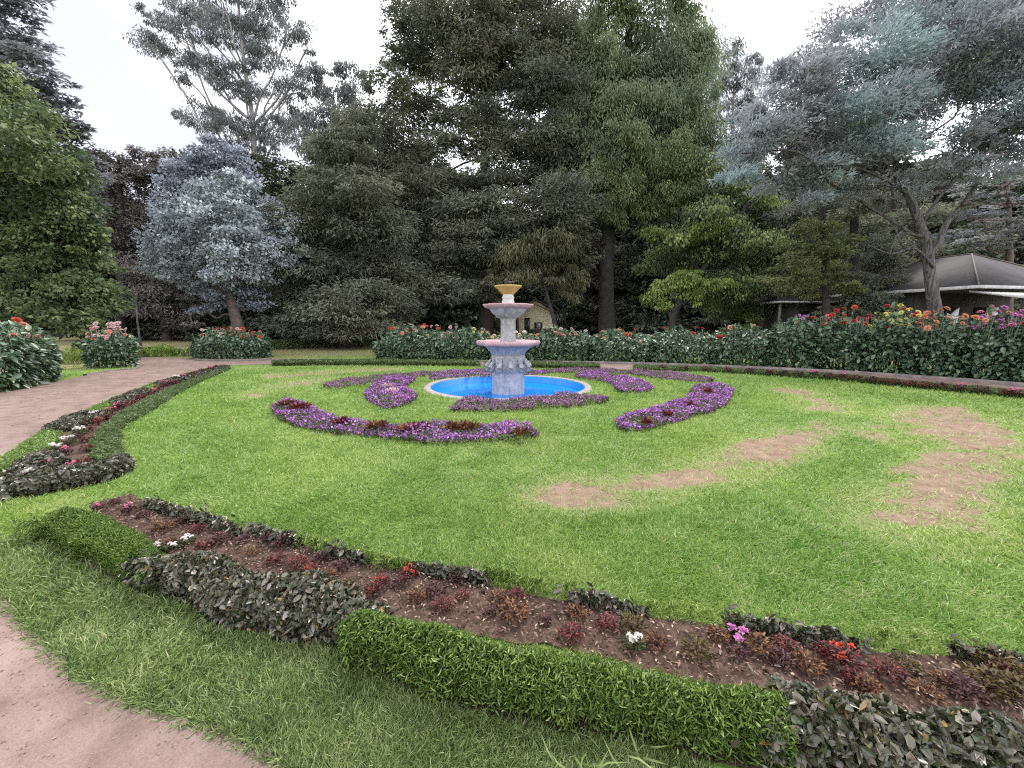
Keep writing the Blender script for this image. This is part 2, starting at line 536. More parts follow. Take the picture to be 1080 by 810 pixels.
M['red_leaf'] = foliage('dark_red_leaves', [(0.0, (0.03, 0.010, 0.010)), (0.5, (0.09, 0.021, 0.020)), (0.85, (0.18, 0.036, 0.032)), (1.0, (0.28, 0.06, 0.05))], 0.5, 0.35, 0.2)
M['rust_leaf'] = foliage('rust_leaves', [(0.0, (0.035, 0.015, 0.010)), (0.5, (0.10, 0.042, 0.019)), (0.85, (0.185, 0.08, 0.034)), (1.0, (0.28, 0.14, 0.06))], 0.55, 0.3, 0.2)
M['olive_leaf'] = foliage('olive_brown_leaves', [(0.0, (0.035, 0.028, 0.010)), (0.5, (0.085, 0.062, 0.02)), (1.0, (0.17, 0.125, 0.04))], 0.55, 0.3, 0.2)
M['maroon_leaf'] = foliage('maroon_leaves', [(0.0, (0.025, 0.010, 0.011)), (0.5, (0.06, 0.02, 0.022)), (1.0, (0.12, 0.04, 0.036))], 0.5, 0.35, 0.15)

def petal(name, c):
    return foliage(name, [(0.0, tuple(x * 0.62 for x in c)), (1.0, c)], 0.6, 0.15, 0.2)
M['p_red'] = petal('red_petals', (0.50, 0.03, 0.035))
M['p_scarlet'] = petal('scarlet_petals', (0.52, 0.09, 0.05))
M['p_orange'] = petal('orange_petals', (0.66, 0.29, 0.15))
M['p_yellow'] = petal('yellow_petals', (0.74, 0.66, 0.20))
M['p_pink'] = petal('pink_petals', (0.70, 0.22, 0.36))
M['p_magenta'] = petal('magenta_petals', (0.55, 0.20, 0.44))
M['p_pale'] = petal('pale_pink_petals', (0.72, 0.52, 0.50))
M['p_white'] = petal('white_petals', (0.80, 0.78, 0.74))
M['p_salmon'] = petal('salmon_petals', (0.70, 0.30, 0.22))

# ------------------------------------------------------------------ ground, paths
NOGRASS = []           # outlines where no lawn blade grows

P_front = poly([(-300, 560), (-60, 596), (0, 628), (24, 656), (50, 684), (88, 715), (140, 742), (204, 760), (254, 780), (298, 806), (345, 855), (400, 1000), (430, 1600), (-600, 1600), (-700, 800)])
P_back_pts = [(-330, 640), (-120, 540), (0, 484), (46, 453), (88, 434), (120, 420), (148, 409.5), (167, 402.5), (192, 394.5), (231, 387), (243, 385.5), (290, 384.5),
              (400, 384.8), (520, 387), (630, 390), (667, 390), (738, 390), (815, 393), (893, 398), (960, 405), (1080, 416), (1250, 432), (1500, 455),
              (1500, 425), (1250, 413), (1080, 404.5), (960, 396), (860, 390), (740, 385), (640, 382.5), (540, 381), (400, 379.5), (290, 378.5), (245, 379.8), (208, 380), (200, 379), (152, 376.5), (137, 375.5),
              (134, 378), (141, 383), (148, 387), (141, 389.5), (118, 391.5), (92, 396), (55, 403), (24, 409), (0, 413), (-120, 433), (-330, 470), (-700, 520), (-900, 640)]
P_back = poly(P_back_pts)
path_front = rough(P_front, 0.12, 0.018)
path_back = rough(P_back, 0.25, 0.012)
sheet('path', path_front, 0.010, M['path'])
sheet('path', path_back, 0.010, M['path'])
NOGRASS += [P_front, P_back]
mb = MB()
for pl_, n_, f_ in ((P_front, 16000, 5.0), (P_back, 6000, 14.0)):
    P = sample_poly(np.clip(pl_, [-14, 0.5], [14, 20]), n_)
    r_ = np.linalg.norm(P, axis=1)
    P = P[(r_ < f_) & (r_ > 1.0)]
    k_ = len(P)
    dr = rand_dir(k_) * [1, 1, 0.2]
    L_ = (0.002 + 0.012 * rng.random(k_) ** 5) * np.clip(np.linalg.norm(P, axis=1) / 2.5, 0.7, 3)
    scatter(mb, T_LEAF, np.column_stack([P, np.full(k_, 0.0125)]), dr, rand_dir(k_) * 0.15 + [0, 0, 1.0], L_, L_ * (0.3 + 0.6 * rng.random(k_)), rng.random(k_))
M['grit'] = foliage('grit_and_bits', [(0.0, (0.11, 0.073, 0.064)), (0.5, (0.19, 0.13, 0.115)), (0.9, (0.25, 0.19, 0.17)), (1.0, (0.33, 0.27, 0.24))], 0.85, 0.1, 0.0)
tag(mb.build('gravel', M['grit']), kind='stuff')

# bare, trodden places in the turf
BARE = [poly([(575, 526), (600, 515), (660, 512), (700, 500), (760, 490), (800, 470), (840, 455), (868, 449), (858, 464), (820, 480), (780, 495), (730, 505), (690, 515), (640, 526), (600, 530)]),
        poly([(962, 428), (1010, 430), (1050, 445), (1078, 465), (1070, 485), (1030, 498), (1012, 512), (1010, 524), (990, 536), (1000, 555), (960, 564), (922, 545), (940, 528), (960, 510), (985, 492), (985, 472), (960, 455), (950, 438)]),
        poly([(822, 410), (845, 412), (880, 425), (888, 434), (860, 432), (835, 420)]),
        poly([(255, 414), (290, 406), (330, 400), (345, 397), (330, 404), (295, 412), (262, 421)]),
        poly([(282, 395), (340, 391), (420, 388), (420, 390.5), (340, 395), (285, 399)]),
        poly([(890, 445), (940, 440), (965, 452), (960, 470), (920, 470), (895, 458)]),
        poly([(1060, 430), (1150, 440), (1200, 480), (1090, 480), (1070, 460)])]
BARE_W = [1.38, 1.08, 0.9, 0.66, 0.64, 0.5, 0.45]

def bare_value(P):
    v = np.zeros(len(P))
    for pl, wgt in zip(BARE, BARE_W):
        lo, hi = pl.min(0) - 1.2, pl.max(0) + 1.2
        m = (P[:, 0] > lo[0]) & (P[:, 0] < hi[0]) & (P[:, 1] > lo[1]) & (P[:, 1] < hi[1])
        i = np.nonzero(m)[0]
        if len(i) == 0: continue
        d, q = nearest(P[i], pl)
        s = np.where(inside(P[i], pl), d, -d)
        v[i] = np.maximum(v[i], wgt * np.clip(0.56 + s / 0.8, 0, 1))
    nz_ = fnoise(P * [0.75, 1.5], 2.1) - 0.5
    return np.clip(v + np.where(v > 0.02, nz_ * 1.5 * np.clip(v * 2.5, 0, 1), 0), 0, 1.2)

# one sheet to the horizon, with a finer middle that carries the worn places
def axis(lo, hi, step, far):
    a = np.arange(lo, hi + 1e-6, step)
    g = np.array([1.6, 4, 9, 20, 45, 100, 220, far])
    return np.concatenate([(lo - g)[::-1], a, hi + g])
xs, ys = axis(-15, 15, 0.085, 600), axis(0.4, 17, 0.085, 600)
X, Y = np.meshgrid(xs, ys)
Pg = np.stack([X.ravel(), Y.ravel()], 1)
mb = MB()
nx, ny = len(xs), len(ys)
ii = (np.arange(ny - 1)[:, None] * nx + np.arange(nx - 1)[None]).ravel()
mb.add(np.column_stack([Pg, np.zeros(len(Pg))]), None, np.column_stack([ii, ii + 1, ii + nx + 1, ii + nx]), np.maximum(bare_value(Pg), 0.56 * np.clip((np.linalg.norm(Pg, axis=1) - 17.5) / 4, 0, 1)))
POOL_C = np.array([(535.5 - 540) / FPX * 10.5, 10.5])
POOL_R = 1.93
# open the ground where the pool is sunk
keep = []
quads = mb.F4[0]
cc = Pg[quads].mean(1)
mb.F4[0] = quads[np.linalg.norm(cc - POOL_C, axis=1) > POOL_R + 0.16]
tag(mb.build('ground', M['lawn']), kind='structure')

# ------------------------------------------------------------------ generic planting
def planting(mb, pl, H, n, tmpl, ln, wd, up=0.7, edge=0.18, jitter=0.35, side=0.35, zlo=0.0, z0=0.0, hvar=0.15, vlo=0.0, vhi=1.0, topbias=0.4, rnd=0.5, gap=0.0):
    """fill an outline with leaves up to height H, rounded at the edge"""
    n1 = int(n * (1 - side))
    P = sample_poly(pl, n1)
    n2 = n - n1
    if n2 > 0:
        e = np.roll(pl, -1, 0) - pl
        le = np.linalg.norm(e, axis=1)
        k = rng.choice(len(pl), n2, p=le / le.sum())
        Q = pl[k] + e[k] * rng.random((n2, 1))
        nr = np.column_stack([e[k][:, 1], -e[k][:, 0]]) / le[k][:, None]
        sgn = np.where(inside(Q + nr * 0.01, pl), 1.0, -1.0)
        Q = Q + nr * sgn[:, None] * rng.random((n2, 1)) * edge * 0.6
        P = np.concatenate([P, Q])
    if gap:
        P = P[fnoise(P + 5, 6.0) > gap]
        n = len(P); n1 = n
    d, q = nearest(P, pl)
    t = np.clip(d / edge, 0, 1)
    hmap = 1 + hvar * np.sin(P[:, 0] * 5.1 + 1.3 * np.sin(P[:, 1] * 4.3)) * np.sin(P[:, 1] * 6.3 + 0.7)
    top = H * hmap * np.sqrt(np.clip(rnd + (1 - rnd) * t, 0, 1))
    tb = np.full(len(P), topbias)
    tb[n1:] = max(topbias, 0.85)
    z = z0 + zlo * top + (1 - zlo) * top * rng.random(len(P)) ** tb
    outv = (q - P) / np.maximum(d, 1e-4)[:, None] * (1 - t)[:, None]
    dr = np.column_stack([outv * 0.9, np.zeros(len(P))]) + np.array([0, 0, up]) + rng.normal(size=(len(P), 3)) * jitter
    nr = rand_dir(len(P)) * 0.7 + np.array([0, 0, 0.6]) - dr * 0.1 + np.column_stack([outv, np.zeros(len(P))]) * 0.8
    L = ln * (0.65 + 0.7 * rng.random(len(P)))
    pos = np.column_stack([P, z])
    pos -= unit(dr) * (L * 0.6)[:, None]
    pos[:, 2] = np.maximum(pos[:, 2], z0 + 0.004)
    v = vlo + (vhi - vlo) * np.clip(rng.normal(0.5, 0.24, len(P)), 0, 1)
    scatter(mb, tmpl, pos, dr, nr, L, wd * (0.75 + 0.5 * rng.random(len(P))), v)
    return pos, z

def centre(pl):
    c = pl.mean(0)
    return (float(c[0]), float(c[1]), 0.0)

# ------------------------------------------------------------------ front border
soil_front = poly([(92, 535), (139, 522), (157, 531), (198, 544), (246, 557), (311, 573), (345, 584), (377, 595), (423, 603), (500, 617), (570, 632), (607, 637), (660, 646), (700, 656),
                   (765, 665), (810, 675), (902, 686), (1006, 698), (1080, 712), (1250, 745), (1500, 800), (1500, 960), (1250, 860), (1080, 790), (976, 762), (839, 740), (700, 715), (617, 690), (507, 672), (383, 650), (287, 625), (222, 606), (154, 575)])
sheet('soil', rough(soil_front, 0.08, 0.012), 0.014, M['soil'])
NOGRASS.append(soil_front)

# straw and dry bits lying on the soil
mb = MB()
P = sample_poly(soil_front, 8000)
P = P[P[:, 0] < 4.5]
n = len(P)
dr = rand_dir(n) * [1, 1, 0.25]
scatter(mb, T_OVAL, np.column_stack([P, 0.018 + 0.022 * rng.random(n)]), dr, rand_dir(n) * 0.4 + [0, 0, 1.0], 0.012 + 0.035 * rng.random(n) ** 2, 0.004 + 0.010 * rng.random(n), rng.random(n))
tag(mb.build('mulch', M['mulch']), kind='stuff')

HEDGES = []
def hedge(pl, H, name, label, cat, mat, dens, tmpl, ln, wd, group=None, **kw):
    pl = rough(pl, 0.10, 0.014)
    root = thing(name, label, cat, centre(pl), group)
    m = MB()
    n = int(area(pl) * dens) + 60
    planting(m, pl, H, n, tmpl, ln, wd, **kw)
    part(m, 'foliage', M[mat], root)
    NOGRASS.append(pl)
    return root

G1 = 'clipped edging along the front flower border'
def front_poly(back, front, H):
    return np.concatenate([poly(back, H), poly(front[::-1], 0.0)])

HF = 0.20
# front row, left to right
pl = front_poly([(38, 552), (69, 536), (103, 540), (132, 555), (158, 572), (170, 592)], [(40, 566), (50, 577), (96, 600), (130, 616), (160, 628)], 0.17)
sheet('soil', smooth_poly(pl, 3), 0.008, M['soil'])
hedge(smooth_poly(pl, 3), 0.23, 'edging_hedge', 'soft green rounded edging hedge at the left tip of the front flower border', 'hedge', 'hedge', 90000, T_LEAF, 0.030, 0.0062, G1, edge=0.18, jitter=0.55, vhi=0.92)
pl = front_poly([(150, 584), (166, 589), (199, 582), (222, 580), (268, 594), (320, 604), (360, 613), (388, 626), (412, 640)], [(146, 618), (160, 626), (214, 656), (268, 669), (306, 683), (362, 692), (384, 702), (402, 716)], HF)
sheet('soil', smooth_poly(pl, 3), 0.008, M['soil'])
hedge(smooth_poly(pl, 3), 0.25, 'edging_plant', 'large grey-green and bronze leafy clump along the front border beside the green edging', 'plant', 'bronze', 34000, T_LEAF, 0.044, 0.025, G1, edge=0.15, jitter=0.75, up=0.3, hvar=0.2)
pl = front_poly([(381, 630), (450, 642), (507, 657), (567, 665), (617, 672), (700, 692), (770, 704), (832, 714)], [(360, 698), (372, 712), (440, 737), (507, 755), (573, 771), (640, 785), (700, 797), (770, 808), (838, 826)], 0.27)
sheet('soil', smooth_poly(pl, 3), 0.008, M['soil'])
hedge(smooth_poly(pl, 3), 0.315, 'edging_hedge', 'longest thick bright green edging hedge at the bottom of the view', 'hedge', 'hedge', 120000, T_LEAF, 0.031, 0.0070, G1, edge=0.20, jitter=0.65, up=0.55, rnd=0.38, hvar=0.14, side=0.45)
pl = front_poly([(806, 711), (836, 715), (880, 720), (920, 726), (976, 740), (1032, 748), (1080, 764), (1200, 800), (1350, 850)], [(806, 818), (838, 826), (920, 840), (1010, 855), (1130, 880), (1300, 930)], 0.22)
sheet('soil', smooth_poly(pl, 3), 0.008, M['soil'])
hedge(smooth_poly(pl, 3), 0.27, 'edging_plant', 'bronze leafy clump at the lower right end of the front border', 'plant', 'bronze', 30000, T_LEAF, 0.046, 0.026, G1, edge=0.15, jitter=0.75, up=0.3, hvar=0.2)

# back row against the lawn
def back_strip(x0, y0, x1, y1, w0, w1, H):
    """silhouette strip: base line (front) from (x0,y0) to (x1,y1), w deep in pixels up the picture"""
    xs_ = np.linspace(x0, x1, 5)
    f = [(x, y0 + (y1 - y0) * (x - x0) / (x1 - x0)) for x in xs_]
    b = [(x, y - (w0 + (w1 - w0) * (x - x0) / (x1 - x0))) for x, y in f]
    return np.concatenate([poly(b, H), poly(f[::-1], 0)])
G2 = 'planting along the lawn side of the front border'
ORD = ['first', 'second', 'third', 'fourth', 'fifth', 'sixth', 'seventh', 'eighth', 'ninth', 'tenth', 'eleventh', 'twelfth', 'thirteenth', 'fourteenth', 'fifteenth', 'sixteenth', 'seventeenth', 'eighteenth', 'nineteenth', 'twentieth',
       'twenty-first', 'twenty-second', 'twenty-third', 'twenty-fourth', 'twenty-fifth', 'twenty-sixth', 'twenty-seventh', 'twenty-eighth', 'twenty-ninth', 'thirtieth', 'thirty-first', 'thirty-second', 'thirty-third', 'thirty-fourth', 'thirty-fifth', 'thirty-sixth', 'thirty-seventh', 'thirty-eighth', 'thirty-ninth', 'fortieth', 'forty-first', 'forty-second', 'forty-third', 'forty-fourth', 'forty-fifth', 'forty-sixth', 'forty-seventh', 'forty-eighth', 'forty-ninth', 'fiftieth']
darks = [(157, 534, 203, 547, 11), (207, 550, 251, 563, 14), (266, 562, 316, 575, 14), (344, 584, 386, 595, 17), (432, 601, 512, 614, 16), (603, 636, 678, 646, 20), (772, 663, 898, 682, 22), (1004, 690, 1110, 708, 22)]
for i, (x0, y0, x1, y1, w) in enumerate(darks):
    pl = back_strip(x0, y0, x1, y1, w * 0.9, w * 0.9, 0.13)
    hedge(smooth_poly(pl, 3), 0.17, 'edging_plant', f'low dark grey-leaved clump lining the front border by the lawn, {ORD[i]} from the left', 'plant', 'bronze', 26000, T_LEAF, 0.046, 0.026, G2, edge=0.13, jitter=0.75, up=0.3, vhi=0.95, rnd=0.1, hvar=0.35)
greens = [(316, 575, 344, 585, 13), (386, 595, 434, 602, 14), (512, 615, 603, 635, 22), (678, 647, 772, 663, 22), (898, 682, 1006, 692, 24)]
for i, (x0, y0, x1, y1, w) in enumerate(greens):
    pl = back_strip(x0, y0, x1, y1, w * 1.0, w * 1.0, 0.12)
    hedge(smooth_poly(pl, 3), 0.15, 'edging_hedge', f'short bright green edging tuft lining the front border by the lawn, {ORD[i]} from the left', 'hedge', 'hedge', 60000, T_LEAF, 0.034, 0.0068, G2, vhi=1.0, edge=0.10, jitter=0.5, vlo=0.42)

# small bedding plants standing in the soil: one of each kind is built, then copied
def bedding_plant(kind, leaf_mat, flower=None, nl=150, h=0.085, r=0.07):
    root = thing('bedding_plant', 'x', 'plant')
    m = MB()
    st = MB()
    for k in range(6):
        a = rng.random() * 6.28
        tube(st, [[0, 0, 0], [r * 0.4 * math.cos(a), r * 0.4 * math.sin(a), h * 0.5], [r * 0.7 * math.cos(a), r * 0.7 * math.sin(a), h * 0.85]], [0.003, 0.0025, 0.0015], 4)
    th = rng.random(nl) * 6.28
    rr = np.sqrt(rng.random(nl)) * r
    z = h * (0.25 + 0.75 * rng.random(nl)) * np.sqrt(np.clip(1.05 - (rr / r) ** 2 * 0.75, 0, 1))
    pos = np.column_stack([rr * np.cos(th), rr * np.sin(th), z])
    dr = np.column_stack([np.cos(th), np.sin(th), 0.3 + 0.5 * rng.random(nl)]) + rng.normal(size=(nl, 3)) * 0.4
    scatter(m, T_LEAF, pos, dr, rand_dir(nl) * 0.6 + [0, 0, 1], 0.018 + 0.016 * rng.random(nl), 0.010 + 0.009 * rng.random(nl), rng.random(nl))
    o = m.build('foliage', M[leaf_mat], root)
    s = st.build('stem', M['maroon_leaf'], root)
    if flower:
        for f in range(flower[1]):
            fm = MB()
            c = np.array([rng.normal() * r * 0.45, rng.normal() * r * 0.45, h * (0.9 + 0.25 * rng.random())])
            k = 14
            d = rand_dir(k); d[:, 2] = np.abs(d[:, 2]) * 0.8
            scatter(fm, T_LEAF, np.repeat(c[None], k, 0), d, rand_dir(k) * 0.4 + [0, 0, 1], flower[2], flower[2] * 0.8, 0.4 + 0.6 * rng.random(k))
            fm.build('flower', M[flower[0]], root)
    return root

def copy_tree(o, parent=None):
    c = o.copy()
    COL.objects.link(c)
    c.parent = parent
    for ch in list(o.children):
        copy_tree(ch, c)
    return c

kinds = {
    'red': (bedding_plant('red', 'red_leaf'), 'dark red leafy'),
    'rust': (bedding_plant('rust', 'rust_leaf'), 'rust brown leafy'),
    'olive': (bedding_plant('olive', 'olive_leaf', None, 170, 0.085, 0.08), 'olive brown leafy'),
    'maroon': (bedding_plant('maroon', 'maroon_leaf'), 'dull maroon leafy'),
    'pink': (bedding_plant('pink', 'maroon_leaf', ('p_pink', 5, 0.022)), 'pink flowering'),
    'white': (bedding_plant('white', 'bed_leaf', ('p_white', 9, 0.024)), 'white flowering'),
    'scarlet': (bedding_plant('scarlet', 'red_leaf', ('p_scarlet', 5, 0.018)), 'scarlet flowering'),
    'rose': (bedding_plant('rose', 'hedge_dark', ('p_magenta', 3, 0.042), 40), 'bright rose pink flowering'),
}
spots = [(104, 538, 'pink', .9), (122, 532, 'maroon', .9), (136, 541, 'pink', 1), (152, 545, 'maroon', .9), (172, 560, 'rust', 1.25), (190, 553, 'maroon', .9), (207, 561, 'red', 1.1), (198, 574, 'white', 1.0), (165, 583, 'white', .9), (180, 576, 'rust', .9), (183, 580, 'white', .8),
         (234, 572, 'maroon', 1.3), (216, 579, 'red', 1.05), (256, 571, 'maroon', .9), (281, 572, 'maroon', 1), (297, 577, 'maroon', 1.2), (266, 584, 'rust', .8), (292, 593, 'red', 1.15), (314, 597, 'red', 1.2), (327, 604, 'scarlet', .9), (338, 592, 'maroon', 1),
         (358, 601, 'maroon', 1.1), (345, 612, 'rust', 1.0), (368, 620, 'olive', .9), (394, 626, 'red', 1), (404, 619, 'scarlet', .9), (431, 608, 'scarlet', 1.15), (422, 618, 'maroon', .9), (460, 626, 'maroon', 1.15), (486, 612, 'maroon', 1.3), (487, 631, 'red', .8), (466, 641, 'red', 1.1), (440, 634, 'rust', .9),
         (527, 634, 'rust', 1.1), (545, 631, 'red', .9), (541, 652, 'rust', 1.45), (516, 648, 'maroon', .7), (608, 650, 'rust', 1.05), (602, 672, 'red', 1.15), (575, 656, 'maroon', .7), (641, 662, 'red', 1.2), (667, 665, 'olive', 1.15), (669, 684, 'white', 1.0), (692, 682, 'rust', .9),
         (734, 690, 'olive', 1.2), (757, 673, 'rust', 1.0), (774, 674, 'rose', 1.0), (801, 686, 'rust', 1.3), (778, 692, 'maroon', .8), (828, 685, 'red', 1.1), (824, 699, 'maroon', 1.0), (851, 706, 'rust', 1.2), (888, 702, 'scarlet', 1.5), (872, 692, 'red', 1.0), (936, 714, 'red', 1.2), (955, 704, 'olive', 1.0), (913, 730, 'rust', 1.1), (976, 735, 'rust', 1.0),
         (1017, 736, 'maroon', 1.2), (1040, 727, 'olive', 1.5), (1050, 706, 'olive', 1.6), (1073, 735, 'olive', 1.4), (994, 722, 'rust', .9), (900, 722, 'red', .9), (1066, 716, 'rust', 1.3)]
per_kind = {}
for s_ in sorted(spots):
    per_kind.setdefault(s_[2], []).append(s_)
for kname, lst in per_kind.items():
    proto, words = kinds[kname]
    for i, (px, py, _, s) in enumerate(lst):
        o = proto if i == 0 else copy_tree(proto)
        p = gp(px, py, 0.014)
        o.location = p
        s *= 0.68
        o.scale = (s, s, s * (0.85 + 0.3 * random.random()))
        o.rotation_euler = (0, 0, random.random() * 6.28)
        if len(lst) == 1:
            o['label'] = f'single {words} plant in the front soil strip'
        else:
            o['label'] = f'{words} plant in the front soil strip, {ORD[i]} such from the left'
        o['group'] = 'bedding plants in the front border'

# ------------------------------------------------------------------ left border beside the path
soil_left = poly([(0, 505), (20, 487), (46, 470), (62, 452), (90, 437), (121, 423), (149, 412), (168, 404), (192, 396.5), (231, 388.5), (243, 387), (243, 390), (208, 404), (176, 422), (153, 436), (130, 450), (126, 462), (131, 483), (136, 498), (93, 512), (35, 523), (0, 528), (-80, 545), (-80, 530)])
sheet('soil', rough(soil_left, 0.15, 0.01), 0.014, M['soil'])
NOGRASS.append(soil_left)
G3 = 'planting of the left border beside the curved path'
LB = [([(-60, 535), (0, 513), (53, 503), (93, 499), (125, 488), (136, 491), (137, 500), (93, 513), (35, 524), (0, 529), (-60, 548)], 0.13, 'edging_plant', 'dark bronze leafy clump at the near end of the left border', 'plant', 'bronze', 6500, T_LEAF, 0.075, 0.042),
      ([(-60, 528), (0, 507), (23, 491), (46, 482), (62, 484), (76, 492), (46, 500), (0, 512), (-60, 533)], 0.11, 'edging_plant', 'bronze leaves mixed with pale blossoms beside the near end of the left border', 'plant', 'bronze', 6000, T_LEAF, 0.075, 0.042),
      ([(-30, 506), (0, 489), (46, 457), (65, 456), (60, 471), (46, 481), (20, 487), (0, 499)], 0.07, 'edging_hedge', 'nearest green edging on the path side of the left border', 'hedge', 'hedge', 12000, T_BLADE, 0.07, 0.008),
      ([(48, 455), (80, 440), (111, 438), (111, 444), (85, 452), (62, 458)], 0.10, 'edging_plant', 'dark bronze leafy clump on the path side of the left border, lower one', 'plant', 'bronze', 5500, T_LEAF, 0.09, 0.05),
      ([(86, 438), (120, 425), (124, 429), (112, 438)], 0.07, 'edging_hedge', 'small green edging between two bronze clumps of the left border', 'hedge', 'hedge', 9000, T_BLADE, 0.08, 0.01),
      ([(118, 425), (150, 413), (156, 417), (126, 430)], 0.11, 'edging_plant', 'dark bronze leafy clump on the path side of the left border, upper one', 'plant', 'bronze', 5000, T_LEAF, 0.09, 0.05),
      ([(148, 412), (167, 404.5), (172, 408), (155, 417)], 0.08, 'edging_hedge', 'farther green edging on the path side of the left border', 'hedge', 'hedge', 8000, T_BLADE, 0.08, 0.012),
      ([(168, 405), (230, 388.5), (240, 388), (238, 390), (180, 407)], 0.09, 'edging_plant', 'far thin end of bronze leaves where the left border tapers', 'plant', 'bronze', 3600, T_LEAF, 0.10, 0.06),
      ([(95, 479), (97, 465), (113, 449), (139, 431), (167, 417), (199, 403), (231, 391), (242, 390), (208, 405), (176, 424), (153, 438), (130, 452), (126, 464), (131, 484), (112, 490)], 0.09, 'edging_hedge', 'long grey-green edging on the lawn side of the left border', 'hedge', 'hedge_dark', 7500, T_LEAF, 0.06, 0.03)]
for pts, H, nm, lb, ct, mt, dens, tm, ln, wd in LB:
    hedge(smooth_poly(poly(pts), 3), H, nm, lb, ct, mt, dens, tm, ln, wd, G3, edge=0.16, jitter=0.55, up=0.5, vhi=0.9 if mt == 'bronze' else 1.0)
lspots = [(86, 491, 'red', 1.7), (76, 496, 'pink', 1.5), (69, 480, 'pink', 1.7), (48, 495, 'pink', 1.5), (32, 503, 'white', 1.3), (60, 478, 'white', 1.9), (72, 470, 'white', 2.0), (84, 459, 'white', 1.9), (80, 466, 'maroon', 1.7), (92, 476, 'red', 1.6), (94, 466, 'red', 1.6), (93, 456, 'red', 1.9), (104, 448, 'scarlet', 1.9), (100, 441, 'white', 1.9), (112, 443, 'red', 1.9),
          (118, 437, 'pink', 2.0), (124, 432, 'pink', 2), (130, 431, 'red', 2), (139, 427, 'red', 2.0), (147, 422, 'red', 2.2), (154, 419, 'maroon', 2.2), (162, 416, 'pink', 2.2), (168, 411, 'red', 2.4), (174, 408, 'pink', 2.4), (182, 406, 'red', 2.5), (187, 402, 'white', 2.5), (192, 401, 'pink', 2.5), (199, 398, 'red', 2.7), (206, 397, 'red', 2.7), (214, 394, 'maroon', 2.9), (222, 392, 'pink', 2.9), (230, 390, 'maroon', 3.0)]
pk = {}
for s_ in sorted(lspots, key=lambda q: -q[1]):
    pk.setdefault(s_[2], []).append(s_)
for kname, lst in pk.items():
    proto, words = kinds[kname]
    for i, (px, py, _, s) in enumerate(lst):
        o = copy_tree(proto)
        s *= 0.62
        o.location = gp(px, py, 0.014)
        o.scale = (s, s, s)
        o.rotation_euler = (0, 0, random.random() * 6.28)
        o['label'] = f'{words} plant in the left border, {ORD[i]} such from the near end'
        o['group'] = 'bedding plants in the left border'

# ------------------------------------------------------------------ ring of purple beds round the fountain
G4 = 'purple flower beds in rings round the fountain'
def flower_bed(pts, H, label, pmat, dens, leafy=0.35, reds=(), redmat='rust_leaf'):
    pl = rough(smooth_poly(poly(pts), 3), 0.12, 0.028)
    root = thing('flower_bed', label, 'flower bed', centre(pl), G4)
    A = area(pl)
    m = MB()
    planting(m, pl, H, int(A * dens * (0.45 + leafy)), T_LEAF, 0.04, 0.018, up=0.5, edge=0.2, jitter=0.5, topbias=0.7)
    part(m, 'foliage', M['bed_leaf'], root)
    f = MB()
    planting(f, pl, H * 1.06, int(A * dens * 0.8), T_OVAL, 0.034, 0.030, up=0.35, edge=0.2, jitter=0.9, side=0.3, zlo=0.25, topbias=0.45, hvar=0.4, gap=0.36)
    part(f, 'blossoms', M[pmat], root)
    for (px, py, r) in reds:
        q = MB()
        c = gp(px, py, H)
        k = int(150 * r)
        d = rand_dir(k); d[:, 2] = np.abs(d[:, 2])
        ps = c + d * [0.17 * r, 0.17 * r, 0.07] * rng.random((k, 1)) - [0, 0, 0.04]
        scatter(q, T_LEAF, ps, d + [0, 0, 0.4], rand_dir(k) * 0.6 + [0, 0, 1], 0.06, 0.04, rng.random(k))
        part(q, 'red_leaves', M[redmat if rng.random() < 0.6 or redmat != 'rust_leaf' else 'red_leaf'], root)
    NOGRASS.append(pl)
    return root
flower_bed([(286, 437), (292, 430), (305, 427), (323, 429), (338, 439), (377, 451), (436, 453), (498, 453), (548, 453), (568, 459), (560, 464), (513, 468), (455, 470), (397, 464), (338, 457), (303, 448)], 0.15,
           'long purple bed with red-leaved plants curving in front of the pool on the left', 'purple', 2300, 0.5,
           [(303, 425, 1.0), (316, 428, 1.2), (360, 444, 1.0), (398, 448, 1.1), (432, 451, 1.3), (447, 449, .7), (493, 449, 1.2), (478, 449, .8), (550, 455, .8)], 'rust_leaf')
flower_bed([(384, 418), (397, 406), (416, 401), (438, 402), (425, 411), (439, 418), (434, 427), (412, 432), (393, 427)], 0.14, 'short purple hook-shaped bed left of the pool with pale pink blossoms', 'purple', 2300, 0.3, [(408, 407, .7), (414, 412, .8)], 'p_pale')
flower_bed([(479, 430), (498, 425), (552, 425), (591, 420), (634, 421), (640, 426), (607, 430), (552, 434), (482, 436)], 0.14, 'mauve and maroon bed directly in front of the fountain column', 'mauve', 2300, 0.3)
flower_bed([(607, 397), (630, 396), (669, 402), (688, 409), (684, 414), (653, 415), (642, 405), (611, 400)], 0.14, 'purple comma-shaped bed right of the pool', 'purple', 2000, 0.3)
flower_bed([(455, 399), (463, 395), (513, 392), (568, 393), (572, 396), (513, 397.5), (459, 401)], 0.13, 'narrow purple bed behind the pool on both sides of the column', 'purple', 1500, 0.3)
flower_bed([(342, 409), (350, 405), (397, 399), (455, 394.5), (455, 397), (408, 402), (358, 410.5)], 0.12, 'thin faded purple bed curving behind the hook-shaped bed on the left', 'mauve', 1500, 0.3)
flower_bed([(667, 393), (698, 394.5), (733, 398), (753, 402), (750, 404), (729, 404), (693, 400), (667, 396.5)], 0.12, 'thin faded mauve bed at the back right of the ring', 'mauve', 1500, 0.3)
flower_bed([(575, 391.5), (620, 390.5), (664, 393), (664, 395.5), (620, 394), (578, 394.5)], 0.11, 'low faded mauve strip behind the pool by the gap in the back edging', 'mauve', 1400, 0.5)
